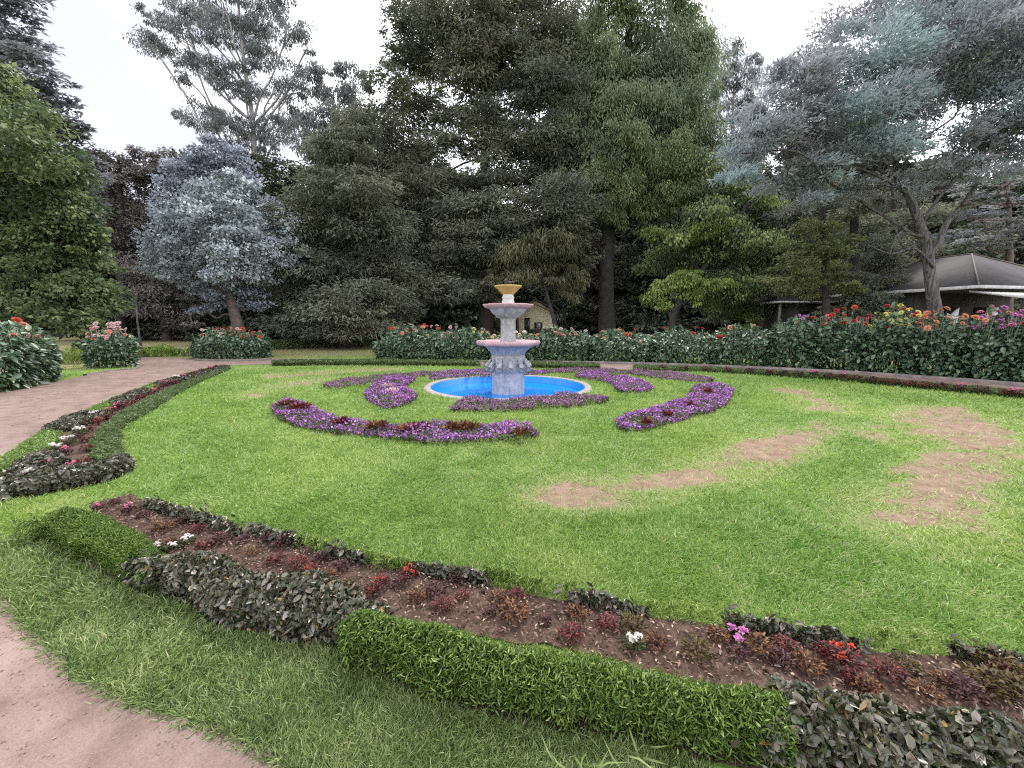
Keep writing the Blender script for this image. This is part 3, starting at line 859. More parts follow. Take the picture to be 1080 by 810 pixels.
flower_bed([(649, 447), (656, 443), (693, 433), (724, 423), (731, 411), (751, 408), (770, 412), (772, 419), (760, 431), (727, 443), (671, 457), (651, 452)], 0.15, 'broad purple bed curving toward the viewer right of the pool', 'purple', 2300, 0.4, [(728, 426, .55), (704, 436, .5), (682, 444, .5), (747, 412, .55)], 'red_leaf')

# ------------------------------------------------------------------ pool and fountain
pc = (POOL_C[0], POOL_C[1], 0.0)
pool = thing('fountain_pool', 'round sunken pool painted bright blue with a pale concrete rim', 'pool', pc)
m = MB(); lathe(m, [(POOL_R, -0.30), (POOL_R, 0.012), (POOL_R + 0.015, 0.03), (POOL_R + 0.15, 0.03), (POOL_R + 0.18, 0.004)], pc, 72)
part(m, 'rim', M['rim'], pool)
m = MB(); lathe(m, [(0.0, -0.285), (POOL_R - 0.012, -0.285), (POOL_R - 0.012, 0.010), (POOL_R - 0.004, 0.010)], pc, 72)
part(m, 'basin', M['blue'], pool)
mw, n, b, out = new_mat('blue_pool_water')
b.inputs['Base Color'].default_value = (0.004, 0.165, 0.52, 1)
b.inputs['Roughness'].default_value = 0.10
b.inputs['Specular IOR Level'].default_value = 0.14
bp = n.nodes.new('ShaderNodeBump'); bp.inputs['Strength'].default_value = 0.08
n.links.new(noise(n, 9.0, 3), bp.inputs['Height']); n.links.new(bp.outputs[0], b.inputs['Normal'])
M['water'] = mw
m = MB(); lathe(m, [(0.0, -0.16), (POOL_R - 0.02, -0.16)], pc, 72)
part(m, 'water', M['water'], pool)
NOGRASS.append(np.array([[POOL_C[0] + (POOL_R + .15) * math.cos(t), POOL_C[1] + (POOL_R + .15) * math.sin(t)] for t in np.linspace(0, 2 * math.pi, 40, endpoint=False)]))

def zf(py): return float(wp(536, py, 10.5)[2])
def rf(w): return w / 2 * mpp(536, 360, 10.5)
fc = (float(wp(536, 400, 10.5)[0]), 10.5, 0.0)
ft = thing('fountain', 'three-tiered grey stone fountain with pink rims and a gold bowl on top', 'fountain', fc)
octa = lambda t, i: 1.0 / max(math.cos((t % (math.pi / 4)) - math.pi / 8), 0.01) * math.cos(math.pi / 8)
m = MB(); lathe(m, [(rf(37), -0.28), (rf(36), zf(420)), (rf(34.5), zf(412)), (rf(34), zf(391))], fc, 48)
part(m, 'column', M['stone'], ft, False)
m = MB(); lathe(m, [(rf(34.6), zf(391.5)), (rf(36), zf(388)), (rf(35), zf(380)), (rf(35), zf(374.3)), (rf(33), zf(374))], fc, 48, lambda t, i: 1 + 0.02 * math.cos(16 * t))
part(m, 'collar', M['stone_pale'], ft)
lf = MB()
for k in range(12):
    a = 2 * math.pi * k / 12 + 0.13
    d = np.array([math.cos(a), math.sin(a), 0]); sd = np.array([-d[1], d[0], 0])
    P0 = np.array(fc) + d * rf(35) + [0, 0, zf(378)]
    P1 = np.array(fc) + d * rf(40) + [0, 0, zf(382)]
    P2 = np.array(fc) + d * rf(46) + [0, 0, zf(386)]
    P3 = np.array(fc) + d * rf(43) + [0, 0, zf(390)]
    P4 = np.array(fc) + d * rf(37) + [0, 0, zf(389)]
    tube(lf, smooth_path([P0, P1, P2, P3, P4], 12), [0.02, 0.04, 0.05, 0.055, 0.06, 0.055, 0.045, 0.03, 0.02], 8)
part(lf, 'carved_leaves', M['stone_pale'], ft, True)
m = MB(); lathe(m, [(rf(35), zf(374)), (rf(38), zf(371)), (rf(46), zf(367)), (rf(51), zf(364.8)), (rf(51), zf(364.2))], fc, 48, octa)
part(m, 'lower_basin', M['stone'], ft)
wav = lambda t, i: octa(t, i) * (1 + 0.025 * math.cos(8 * t))
m = MB(); lathe(m, [(rf(51), zf(364.6)), (rf(63), zf(364.2)), (rf(66), zf(361.5)), (rf(65), zf(359.2)), (rf(60), zf(359)), (rf(54), zf(361.5)), (0, zf(361.6))], fc, 48, wav)
part(m, 'lower_rim', M['pink'], ft, False)
m = MB(); lathe(m, [(rf(17.5), zf(362)), (rf(16.5), zf(358)), (rf(15.6), zf(354)), (rf(15.6), zf(338)), (rf(18), zf(335.5))], fc, 40)
part(m, 'shaft', M['stone_pale'], ft)
m = MB(); lathe(m, [(rf(17), zf(335.8)), (rf(24), zf(335)), (rf(28), zf(332.5)), (rf(34), zf(330)), (rf(39), zf(326)), (rf(40), zf(325.3))], fc, 48, octa)
part(m, 'upper_basin', M['stone'], ft)
m = MB(); lathe(m, [(rf(40), zf(325.6)), (rf(47), zf(324.5)), (rf(51.5), zf(322)), (rf(51.5), zf(320.8)), (rf(47), zf(320.6)), (rf(42), zf(322.4)), (0, zf(322.4))], fc, 48, wav)
part(m, 'upper_rim', M['pink'], ft)
m = MB(); lathe(m, [(rf(13), zf(322.5)), (rf(12.6), zf(318)), (rf(11), zf(315.5)), (rf(12.6), zf(314.6)), (rf(12.6), zf(313.2)), (rf(11), zf(312.5)), (rf(11), zf(310.5))], fc, 32)
part(m, 'neck', M['white'], ft, False)
m = MB(); lathe(m, [(rf(10), zf(311.2)), (rf(13), zf(310)), (rf(20), zf(306)), (rf(25), zf(303.6)), (rf(28), zf(302.6)), (rf(28), zf(301.3)), (rf(25), zf(301.5)), (rf(20), zf(303.4)), (0, zf(304.5))], fc, 40, lambda t, i: 1 + 0.015 * math.cos(12 * t))
part(m, 'gold_bowl', M['gold'], ft, False)
m = MB()
tube(m, [np.array(fc) + [-0.06, 0, zf(304.5)], np.array(fc) + [-0.06, 0, zf(298)], np.array(fc) + [-0.06, 0, zf(295.5)], np.array(fc) + [-0.06, 0, zf(294.2)]], [0.02, 0.025, 0.045, 0.02], 8)
tube(m, [np.array(fc) + [-0.06, 0, zf(298.5)], np.array(fc) + [0.05, 0, zf(298)], np.array(fc) + [0.14, 0.02, zf(297.2)], np.array(fc) + [0.24, 0.03, zf(296.2)]], [0.03, 0.026, 0.018, 0.010], 8)
part(m, 'spout', M['dark'], ft, True)

# ------------------------------------------------------------------ low edging along the back path
G5 = 'low edging along the back path'
def long_strip(back, front):
    return np.concatenate([poly(back), poly(front[::-1])])
hedge(long_strip([(288, 383.4), (330, 383), (400, 383), (480, 383.6), (505, 384.3)], [(288, 386.2), (330, 385.8), (400, 385.8), (480, 386.3), (505, 387)]), 0.17, 'edging_hedge', 'low brown-green edging strip at the back left of the lawn', 'hedge', 'hedge_dark', 2200, T_LEAF, 0.09, 0.05, G5, edge=0.12)
hedge(long_strip([(512, 384.5), (575, 385.5), (632, 387)], [(512, 387.5), (575, 388.8), (632, 390.5)]), 0.17, 'edging_hedge', 'short low edging strip behind the fountain, left of the path opening', 'hedge', 'hedge_dark', 2200, T_LEAF, 0.09, 0.05, G5, edge=0.12)
hedge(long_strip([(668, 387.5), (738, 389.5), (815, 393.5), (893, 398.5), (960, 405.5), (1080, 416.5), (1200, 428)], [(668, 391), (738, 392.5), (815, 397), (893, 402.5), (960, 409.5), (1080, 421), (1200, 433)]), 0.12, 'edging_hedge', 'long low green edging strip curving along the right side of the lawn', 'hedge', 'hedge_dark', 2600, T_LEAF, 0.075, 0.04, G5, edge=0.12)
bspots = [(700, 389, 'maroon'), (722, 390, 'maroon'), (745, 391, 'maroon'), (768, 392, 'red'), (790, 393, 'maroon'), (812, 394.5, 'red'), (826, 395.5, 'maroon'), (842, 396.5, 'maroon'), (858, 397, 'pink'), (873, 398.5, 'maroon'), (888, 399.5, 'pink'), (902, 401, 'red'), (918, 402.5, 'maroon'), (932, 404, 'red'), (946, 405.5, 'red'),
          (960, 407, 'red'), (975, 408.5, 'red'), (990, 409.5, 'maroon'), (1012, 412, 'pink'), (1035, 414, 'maroon'), (1063, 417, 'red'), (1070, 418, 'pink')]
pk = {}
for s_ in bspots: pk.setdefault(s_[2], []).append(s_)
for kname, lst in pk.items():
    proto, words = kinds[kname]
    for i, (px, py, _) in enumerate(lst):
        o = copy_tree(proto)
        o.location = gp(px, py, 0.06)
        s = 1.7
        o.scale = (s, s, s)
        o.rotation_euler = (0, 0, random.random() * 6.28)
        o['label'] = f'{words} plant in the back edging along the path, {ORD[i]} such from the left'
        o['group'] = 'bedding plants in the back edging'

# ------------------------------------------------------------------ dahlias
def flower_mesh(mat, layers=4, k=12, r=0.08):
    m = MB()
    for l in range(layers):
        a = np.linspace(0, 2 * math.pi, k, endpoint=False) + l * 0.3
        tilt = 0.15 + 0.55 * l
        d = np.column_stack([np.cos(a), np.sin(a), np.full(k, tilt)])
        scatter(m, T_LEAF, np.zeros((k, 3)) + [0, 0, 0.004 * l], d, np.column_stack([-np.cos(a) * tilt, -np.sin(a) * tilt, np.ones(k)]), r * (1 - 0.22 * l), r * 0.5 * (1 - 0.15 * l), 0.35 + 0.65 * rng.random(k))
    o = m.build('flower', M[mat])
    me = o.data
    bpy.data.objects.remove(o)
    return me
FL = {k: flower_mesh('p_' + k) for k in ('red', 'scarlet', 'orange', 'yellow', 'pink', 'magenta', 'pale', 'white', 'salmon')}

def add_flower(root, colour, p, s):
    o = bpy.data.objects.new('flower', FL[colour])
    COL.objects.link(o)
    o.parent = root
    o.location = np.asarray(p) - np.array(root.location)
    # heads look outward and upward, more or less toward the path
    o.rotation_euler = (R(15 + 60 * random.random()), 0, random.gauss(0, 0.7))
    o.scale = (s, s, s)
    return o

def dahlia(pl, H, label, name='dahlia_bush', cat='dahlia', colours=(), nflow=0, dens=420, ln=0.13, group=None, hprof=None, explicit=(), fs=1.0):
    root = thing(name, label, cat, centre(pl), group)
    A = area(pl)
    m = MB()
    n = int(A * dens * (0.6 + 0.5 * H))
    P = sample_poly(pl, n)
    e = np.roll(pl, -1, 0) - pl
    le = np.linalg.norm(e, axis=1)
    n2 = int(le.sum() * H * dens * 0.45)
    k = rng.choice(len(pl), n2, p=le / le.sum())
    Q = pl[k] + e[k] * rng.random((n2, 1))
    P = np.concatenate([P, Q + rng.normal(size=Q.shape) * 0.06])
    d, q = nearest(P, pl)
    ins = inside(P, pl)
    d = np.where(ins, d, 0)
    t = np.clip(d / 0.4, 0, 1)
    bump = 0.74 + 0.44 * fnoise(P, 1.9) + 0.10 * np.sin(P[:, 0] * 2.3 + 2 * np.sin(P[:, 1] * 1.7))
    Hx = H * bump
    top = Hx * (0.70 + 0.30 * np.sqrt(t))
    u = rng.random(len(P))
    z = top * np.where(t > 0.9, u ** 0.35, u ** 0.75)
    outv = (q - P) / np.maximum(np.linalg.norm(q - P, axis=1), 1e-3)[:, None] * np.where(ins, 1, -1)[:, None]
    w = (1 - t)[:, None]
    dr = np.column_stack([outv * w * 1.1, 0.25 - 0.5 * w[:, 0]]) + rng.normal(size=(len(P), 3)) * 0.45
    nr = np.column_stack([outv * w * 0.8, np.full(len(P), 0.9)]) + rand_dir(len(P)) * 0.5
    L = ln * (0.6 + 0.8 * rng.random(len(P)))
    scatter(m, T_LEAF, np.column_stack([P, np.maximum(z, 0.04)]), dr, nr, L, L * 0.62, np.clip(rng.normal(0.5, 0.25, len(P)), 0, 1))
    part(m, 'foliage', M['dahlia'], root)
    st = MB()
    ns = int(A * 14) + 6
    S = sample_poly(pl, ns)
    for s in S:
        tube(st, [[s[0], s[1], 0.0], [s[0] + rng.normal() * 0.03, s[1] + rng.normal() * 0.03, H * 0.5], [s[0] + rng.normal() * 0.08, s[1] + rng.normal() * 0.08, H * 0.95]], [0.014, 0.011, 0.006], 5)
    spots_ = list(explicit)
    if nflow:
        F = sample_poly(pl, nflow)
        dF, qF = nearest(F, pl)
        for f, dd in zip(F, dF):
            spots_.append((random.choice(colours), (f[0], f[1], H * (0.84 + 0.32 * random.random()) * (0.84 + 0.16 * min(1, dd / 0.4))), fs * (0.75 + 0.6 * random.random())))
    for c, p, s in spots_:
        add_flower(root, c, p, s)
        tube(st, [np.array(p) - [0.02, -0.02, 0.42], np.array(p) - [0.0, 0.0, 0.2], np.array(p) - [0, 0, 0.005]], [0.006, 0.005, 0.004], 4)
    part(st, 'stems', M['dahlia'], root)
    NOGRASS.append(pl)
    return root

# the long dahlia hedge beyond the path, section by section
def hedge_poly(front, depth):
    f = poly(front)
    b = f.copy()
    t = np.gradient(f, axis=0); t = t / np.linalg.norm(t, axis=1)[:, None]
    nn = np.column_stack([-t[:, 1], t[:, 0]])
    b = f + nn * depth
    return np.concatenate([f, b[::-1]])
G6 = 'dahlia bushes in the long hedge beyond the path'
def ex(px, py, Y, c, s=1.0):
    return (c, wp(px, py, Y), s)
front_line = [(398, 380.5), (455, 380.8), (515, 381.2), (560, 381.8), (620, 382.5), (700, 384.5), (770, 387), (830, 389.5), (890, 392.5), (950, 396.5), (1010, 400.5), (1080, 406), (1160, 413), (1280, 424)]
secs = [
    ([(398, 380), (430, 380.4), (462, 380.8)], 1.20, 2.0, 'bushy dahlia with salmon flowers on top at the left end of the long hedge', ['salmon', 'pale', 'scarlet', 'orange'], 16),
    ([(462, 380.8), (490, 381), (515, 381.2)], 1.15, 1.8, 'dahlia bush with pale and red blooms just left of the fountain column', ['yellow', 'pale', 'salmon'], 9),
    ([(515, 381.2), (540, 381.5), (566, 381.8)], 1.0, 1.6, 'low dahlia bush with cream blooms right behind the fountain column', ['pale', 'yellow', 'white'], 10),
    ([(566, 381.8), (590, 382.1), (622, 382.5)], 1.18, 2.0, 'dahlia bush with few pink blooms in front of the cream house', ['pale', 'salmon'], 10),
    ([(622, 382.5), (650, 383.2), (690, 384.2)], 1.10, 1.9, 'flowering dahlia bush with orange-red tips in front of the thick dark trunk', ['scarlet', 'pale', 'salmon'], 10),
    ([(690, 384.2), (720, 385.2), (752, 386.3)], 1.18, 1.9, 'dahlia bush with scattered red flowers below the small lit tree', ['red', 'scarlet'], 4),
    ([(752, 386.3), (780, 387.3), (812, 388.6)], 1.25, 1.9, 'dahlia bush with coral flowers left of the little pavilion', ['scarlet', 'salmon', 'red'], 6),
    ([(812, 388.6), (835, 389.8), (858, 391)], 1.40, 1.9, 'tall dahlia bush with dark pink flowers in front of the little pavilion', ['pale', 'magenta', 'scarlet', 'red'], 7),
    ([(858, 391), (885, 392.4), (908, 393.8)], 1.55, 1.9, 'tall dahlia bush crowded with bright red flowers below the dark conifer trunk', ['red', 'red', 'scarlet', 'salmon'], 13),
    ([(908, 393.8), (935, 395.6), (958, 397.2)], 1.58, 1.9, 'tall dahlia bush with large yellow flowers left of the pale twisted trunk', ['yellow', 'yellow', 'yellow', 'yellow', 'red'], 28),
    ([(958, 397.2), (985, 399), (1008, 400.6)], 1.52, 1.9, 'tall dahlia bush with orange flowers in front of the pale twisted trunk', ['orange', 'orange', 'salmon'], 18),
    ([(1008, 400.6), (1035, 402.8), (1060, 404.8)], 1.52, 1.9, 'tall dahlia bush with magenta flowers in front of the veranda', ['magenta', 'pink', 'magenta', 'orange'], 20),
    ([(1060, 404.8), (1090, 407), (1150, 412)], 1.62, 1.9, 'dahlia bush with pink and deep red flowers at the right end of the long hedge', ['pink', 'red', 'pale', 'magenta'], 22),
]
for fr, H, dep, lb, cols, nf in secs:
    pl = hedge_poly(fr, dep)
    dahlia(pl, H * (1.08 if H < 1.3 else 1.2), lb, colours=cols, nflow=int(nf * 2.0), dens=330, ln=0.15, group=G6, fs=1.08)

# bushes left of the path
pl = smooth_poly(poly([(-90, 428), (-20, 417), (20, 411), (46, 405), (58, 400), (40, 397), (0, 398), (-60, 402), (-120, 410)]), 3)
dahlia(pl, 1.5, 'large dahlia bush with coral pink flowers at the left edge of the path', colours=['scarlet', 'salmon', 'pale', 'salmon'], nflow=40, dens=330, ln=0.16, fs=1.15)
def blob(px, py, wpx, dep=0.8):
    c = gp(px, py)[:2]
    r = wpx / 2 * mpp(px, py, c[1])
    c = c + np.array([c[0], c[1]]) / np.linalg.norm(c) * r * dep
    return np.array([c + r * np.array([math.cos(t), math.sin(t) * dep]) for t in np.linspace(0, 2 * math.pi, 18, endpoint=False)])
dahlia(blob(120, 388, 40), 1.42, 'upright rounded dahlia bush with dusty pink heads on the grass point', colours=['pale', 'salmon', 'pale'], nflow=40, dens=380, ln=0.14)
dahlia(blob(246, 379, 74, 0.7), 1.18, 'wide round dahlia bush with red flowers on top in the bend of the path', colours=['scarlet', 'salmon', 'pale', 'red'], nflow=46, dens=300, ln=0.15)

# low shrubs and hedges beyond the path on the left
def shrub(pts_or_poly, H, name, label, mat, dens, ln, wd, tm=T_LEAF, cat='shrub'):
    pl = pts_or_poly if isinstance(pts_or_poly, np.ndarray) else poly(pts_or_poly)
    return hedge(pl, H, name, label, cat, mat, dens, tm, ln, wd, None, edge=0.35, jitter=0.5, side=0.5, up=0.6)
shrub(blob(78, 384.5, 30), 0.62, 'lime_shrub', 'yellow-green feathery shrub behind the grass point, beside the dusty pink dahlia', 'lime', 700, 0.16, 0.03, T_BLADE)
shrub(blob(102, 378, 40), 0.85, 'shrub', 'dark green low shrub behind the yellow-green one', 'hedge_dark', 420, 0.14, 0.07)
shrub(blob(169, 376.5, 34), 0.5, 'lime_shrub', 'pale lime grassy shrub at the far edge of the path', 'lime', 600, 0.18, 0.035, T_BLADE)
shrub(blob(145, 376, 15), 0.42, 'shrub', 'small clipped green shrub at the foot of the bare stem', 'lime', 500, 0.10, 0.05)
shrub(blob(196, 376, 26, 0.5), 0.42, 'hedge', 'short dark clipped hedge left of the wide round dahlia', 'hedge', 420, 0.12, 0.06, cat='hedge')
shrub([(284, 369), (330, 367), (372, 365.5), (398, 364.5), (398, 363), (330, 364.5), (284, 366)], 0.5, 'hedge', 'long low dark hedge under the dark conifers on the left', 'hedge_dark', 260, 0.16, 0.09, cat='hedge')
shrub([(700, 352), (760, 352), (800, 353), (800, 351.3), (700, 350.4)], 0.5, 'hedge', 'low far hedge behind the small lit tree', 'hedge_dark', 90, 0.25, 0.14, cat='hedge')
shrub(blob(795, 360, 45), 1.35, 'shrub', 'yellow-green spreading shrub left of the little pavilion', 'lime', 420, 0.18, 0.08)
shrub([(425, 362), (470, 361), (520, 361), (520, 359), (425, 360)], 0.8, 'hedge', 'far dark green hedge seen over the dahlias left of the fountain', 'hedge_dark', 150, 0.2, 0.1, cat='hedge')

# kerbs
def kerb(pts, w=0.10, h=0.09):
    f = smooth_path([gp(*p) for p in pts], 40)[:, :2]
    t = np.gradient(f, axis=0); t /= np.linalg.norm(t, axis=1)[:, None]
    nn = np.column_stack([-t[:, 1], t[:, 0]])
    V, F = [], []
    for p, q in zip(f, nn):
        V += [(*p, 0.0), (*p, h), (*(p + q * w), h), (*(p + q * w), 0.0)]
    for i in range(len(f) - 1):
        a, b_ = i * 4, (i + 1) * 4
        for k in range(3):
            F.append([a + k, a + k + 1, b_ + k + 1, b_ + k])
    m = MB(); m.add(V, None, F)
    return tag(m.build('kerb', M['kerb']), kind='structure')
kerb([(395, 381.8), (455, 382), (515, 382.3), (560, 382.8), (620, 383.4), (700, 385.4), (770, 388), (830, 390.6), (890, 393.7), (950, 397.8), (1010, 402), (1080, 407.5), (1200, 418)])
kerb([(205, 380.5), (215, 381.2), (246, 381.4), (275, 380.8), (287, 379.6)])
kerb([(92, 396.3), (118, 391.8), (141, 389.8), (148, 387.2), (141, 383.2)], 0.1, 0.05)

# ------------------------------------------------------------------ trees
KEYS = {'broadleaf_green': 'broad', 'dark_conifer': 'conifer', 'shade_tree_leaves': 'shade', 'layered_conifer': 'layered', 'brown_grey_wood': 'grey_wood', 'silver_blue_leaves': 'silver', 'silver_grey_leaves': 'silver_grey', 'gum_leaves': 'gum', 'weeping_green': 'weep', 'bright_yellow_green': 'bright', 'blue_cypress': 'cypress', 'shaded_wood_leaves': 'woods', 'olive_droop': 'olive', 'weeping_lit': 'bright', 'brownish_droop': 'rusty'}
sys_key = KEYS.get
def foliage_mats():
    F = {}
    G = {'woods': 2.0, 'conifer': 2.25, 'shade': 1.9, 'rusty': 1.9, 'olive': 1.7, 'grey_wood': 2.3, 'layered': 2.1, 'broad': 1.3, 'weep': 1.6, 'gum': 1.6, 'cypress': 1.5, 'silver': 1.35, 'silver_grey': 1.4, 'bright': 1.05}  # gains lighten leaf colours in place of haze, lifting the shaded crowns
    def foliage(name, stops, a=0.5, b_=0.3, c=0.3, d=0.0, e=None, f=0.5):
        g = G[sys_key(name)]
        sc_ = lambda st: [(p, tuple(min(0.8, x * g) for x in col)) for p, col in st]
        return globals()['foliage'](name, sc_(stops), a, b_, c, d, sc_(e) if e else None, f)
    F['broad'] = foliage('broadleaf_green', [(0, (0.025, 0.045, 0.02)), (0.45, (0.07, 0.105, 0.045)), (0.85, (0.135, 0.175, 0.075)), (1, (0.22, 0.25, 0.11))], 0.5, 0.35, 0.3)
    F['conifer'] = foliage('dark_conifer', [(0, (0.02, 0.026, 0.02)), (0.5, (0.058, 0.068, 0.045)), (1, (0.13, 0.14, 0.09))], 0.65, 0.25, 0.25, 0.25, [(0.35, (0.052, 0.066, 0.054)), (0.65, (0.10, 0.09, 0.066))], 0.45)
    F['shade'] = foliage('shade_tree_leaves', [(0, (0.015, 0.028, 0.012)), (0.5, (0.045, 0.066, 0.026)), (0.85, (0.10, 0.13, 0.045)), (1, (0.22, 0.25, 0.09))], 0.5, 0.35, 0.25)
    F['layered'] = foliage('layered_conifer', [(0, (0.045, 0.05, 0.055)), (0.5, (0.10, 0.105, 0.115)), (1, (0.19, 0.19, 0.20))], 0.65, 0.25, 0.35)
    F['grey_wood'] = foliage('brown_grey_wood', [(0, (0.03, 0.029, 0.028)), (0.5, (0.07, 0.066, 0.062)), (1, (0.14, 0.13, 0.125))], 0.7, 0.2, 0.25)
    F['silver'] = foliage('silver_blue_leaves', [(0, (0.09, 0.105, 0.118)), (0.4, (0.22, 0.255, 0.28)), (0.8, (0.37, 0.42, 0.445)), (1, (0.52, 0.56, 0.58))], 0.5, 0.4, 0.25)
    F['silver_grey'] = foliage('silver_grey_leaves', [(0, (0.09, 0.10, 0.13)), (0.5, (0.19, 0.215, 0.26)), (1, (0.34, 0.37, 0.43))], 0.6, 0.3, 0.25)
    F['gum'] = foliage('gum_leaves', [(0, (0.05, 0.058, 0.06)), (0.5, (0.10, 0.112, 0.112)), (1, (0.18, 0.19, 0.185))], 0.5, 0.35, 0.35)
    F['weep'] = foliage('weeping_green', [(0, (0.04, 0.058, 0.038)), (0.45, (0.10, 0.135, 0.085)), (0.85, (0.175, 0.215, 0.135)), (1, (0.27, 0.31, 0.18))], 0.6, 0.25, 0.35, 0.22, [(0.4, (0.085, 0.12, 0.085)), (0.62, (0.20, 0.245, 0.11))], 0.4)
    F['weep_bright'] = foliage('weeping_lit', [(0, (0.06, 0.09, 0.04)), (0.5, (0.15, 0.195, 0.085)), (1, (0.31, 0.36, 0.17))], 0.6, 0.25, 0.35)  # brighter copy of the weeping leaves, the light on boughs put into colour
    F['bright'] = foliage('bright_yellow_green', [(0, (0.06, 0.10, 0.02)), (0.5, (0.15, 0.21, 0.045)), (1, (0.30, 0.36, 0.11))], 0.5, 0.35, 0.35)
    F['cypress'] = foliage('blue_cypress', [(0, (0.075, 0.082, 0.098)), (0.45, (0.16, 0.18, 0.20)), (0.8, (0.27, 0.30, 0.325)), (1, (0.41, 0.44, 0.47))], 0.6, 0.3, 0.4, 0.35, [(0.40, (0.19, 0.165, 0.185)), (0.62, (0.20, 0.275, 0.285))], 0.6)
    F['woods'] = foliage('shaded_wood_leaves', [(0, (0.016, 0.022, 0.016)), (0.5, (0.04, 0.05, 0.034)), (1, (0.09, 0.10, 0.065))], 0.7, 0.2, 0.2)
    F['olive'] = foliage('olive_droop', [(0, (0.035, 0.045, 0.02)), (0.5, (0.09, 0.10, 0.045)), (1, (0.17, 0.18, 0.08))], 0.65, 0.25, 0.25)
    F['rusty'] = foliage('brownish_droop', [(0, (0.028, 0.032, 0.018)), (0.5, (0.068, 0.07, 0.04)), (1, (0.125, 0.12, 0.07))], 0.7, 0.2, 0.2)
    return F
FM = foliage_mats()

def crown_leaves(mb, c, rad, n, ln, wd, style, tmpl=T_OVAL, puffs=None, psize=0.34):
    """leaves of one bough: a cloud of smaller puffs inside an ellipsoid"""
    c = np.asarray(c); rad = np.asarray(rad)
    k = puffs or max(6, int(8 + n / 170))
    pd = rand_dir(k) * (rng.random((k, 1)) ** 0.36)
    pcs = pd * rad
    w = 0.25 + rng.random(k) ** 1.5; w /= w.sum()
    pick = rng.choice(k, n, p=w)
    pr_ = (0.5 + 0.8 * rng.random((k, 1))) * np.sqrt(w[:, None] * k)
    flat_ = {'spray': 0.6, 'flat': 0.5, 'wind': 0.7, 'droop': 1.15}.get(style, 0.85)
    off = rand_dir(n) * (rng.random((n, 1)) ** 0.45) * rad * 1.75 * psize * pr_[pick] * np.array([1, 1, flat_])
    pos = c + pcs[pick] + off
    outw = unit(0.6 * unit(off + 1e-6) + 0.5 * unit(pos - c + 1e-6))
    if style == 'droop':
        dr = np.array([0, 0, -1.0]) + rng.normal(size=(n, 3)) * [0.35, 0.35, 0.25] + outw * 0.35
        nr = rand_dir(n)
    elif style == 'spray':                     # conifer sprays: outward, tips hanging
        dr = outw * [1, 1, 0.3] + np.array([0, 0, -0.35]) + rng.normal(size=(n, 3)) * 0.5
        nr = rand_dir(n) + np.array([0, 0, 0.7])
    elif style == 'flat':
        dr = outw * [1, 1, 0.1] + rng.normal(size=(n, 3)) * [0.5, 0.5, 0.18]
        nr = np.array([0, 0, 1.0]) + rng.normal(size=(n, 3)) * 0.35
    elif style == 'wind':
        dr = np.array([0.55, 0.0, 0.35]) + outw * 0.6 + rng.normal(size=(n, 3)) * 0.5
        nr = rand_dir(n) + np.array([0, 0, 0.5])
    else:
        dr = outw * 0.6 + rng.normal(size=(n, 3)) * 0.7
        nr = outw * 0.8 + np.array([0, 0, 0.7]) + rng.normal(size=(n, 3)) * 0.6
    L = ln * (0.55 + 0.9 * rng.random(n))
    v = np.clip(rng.normal(0.5, 0.13, n) + 0.75 * (rng.random(k)[pick] - 0.5), 0, 1)
    scatter(mb, tmpl, pos, dr, nr, L, wd * (0.7 + 0.6 * rng.random(n)), v)

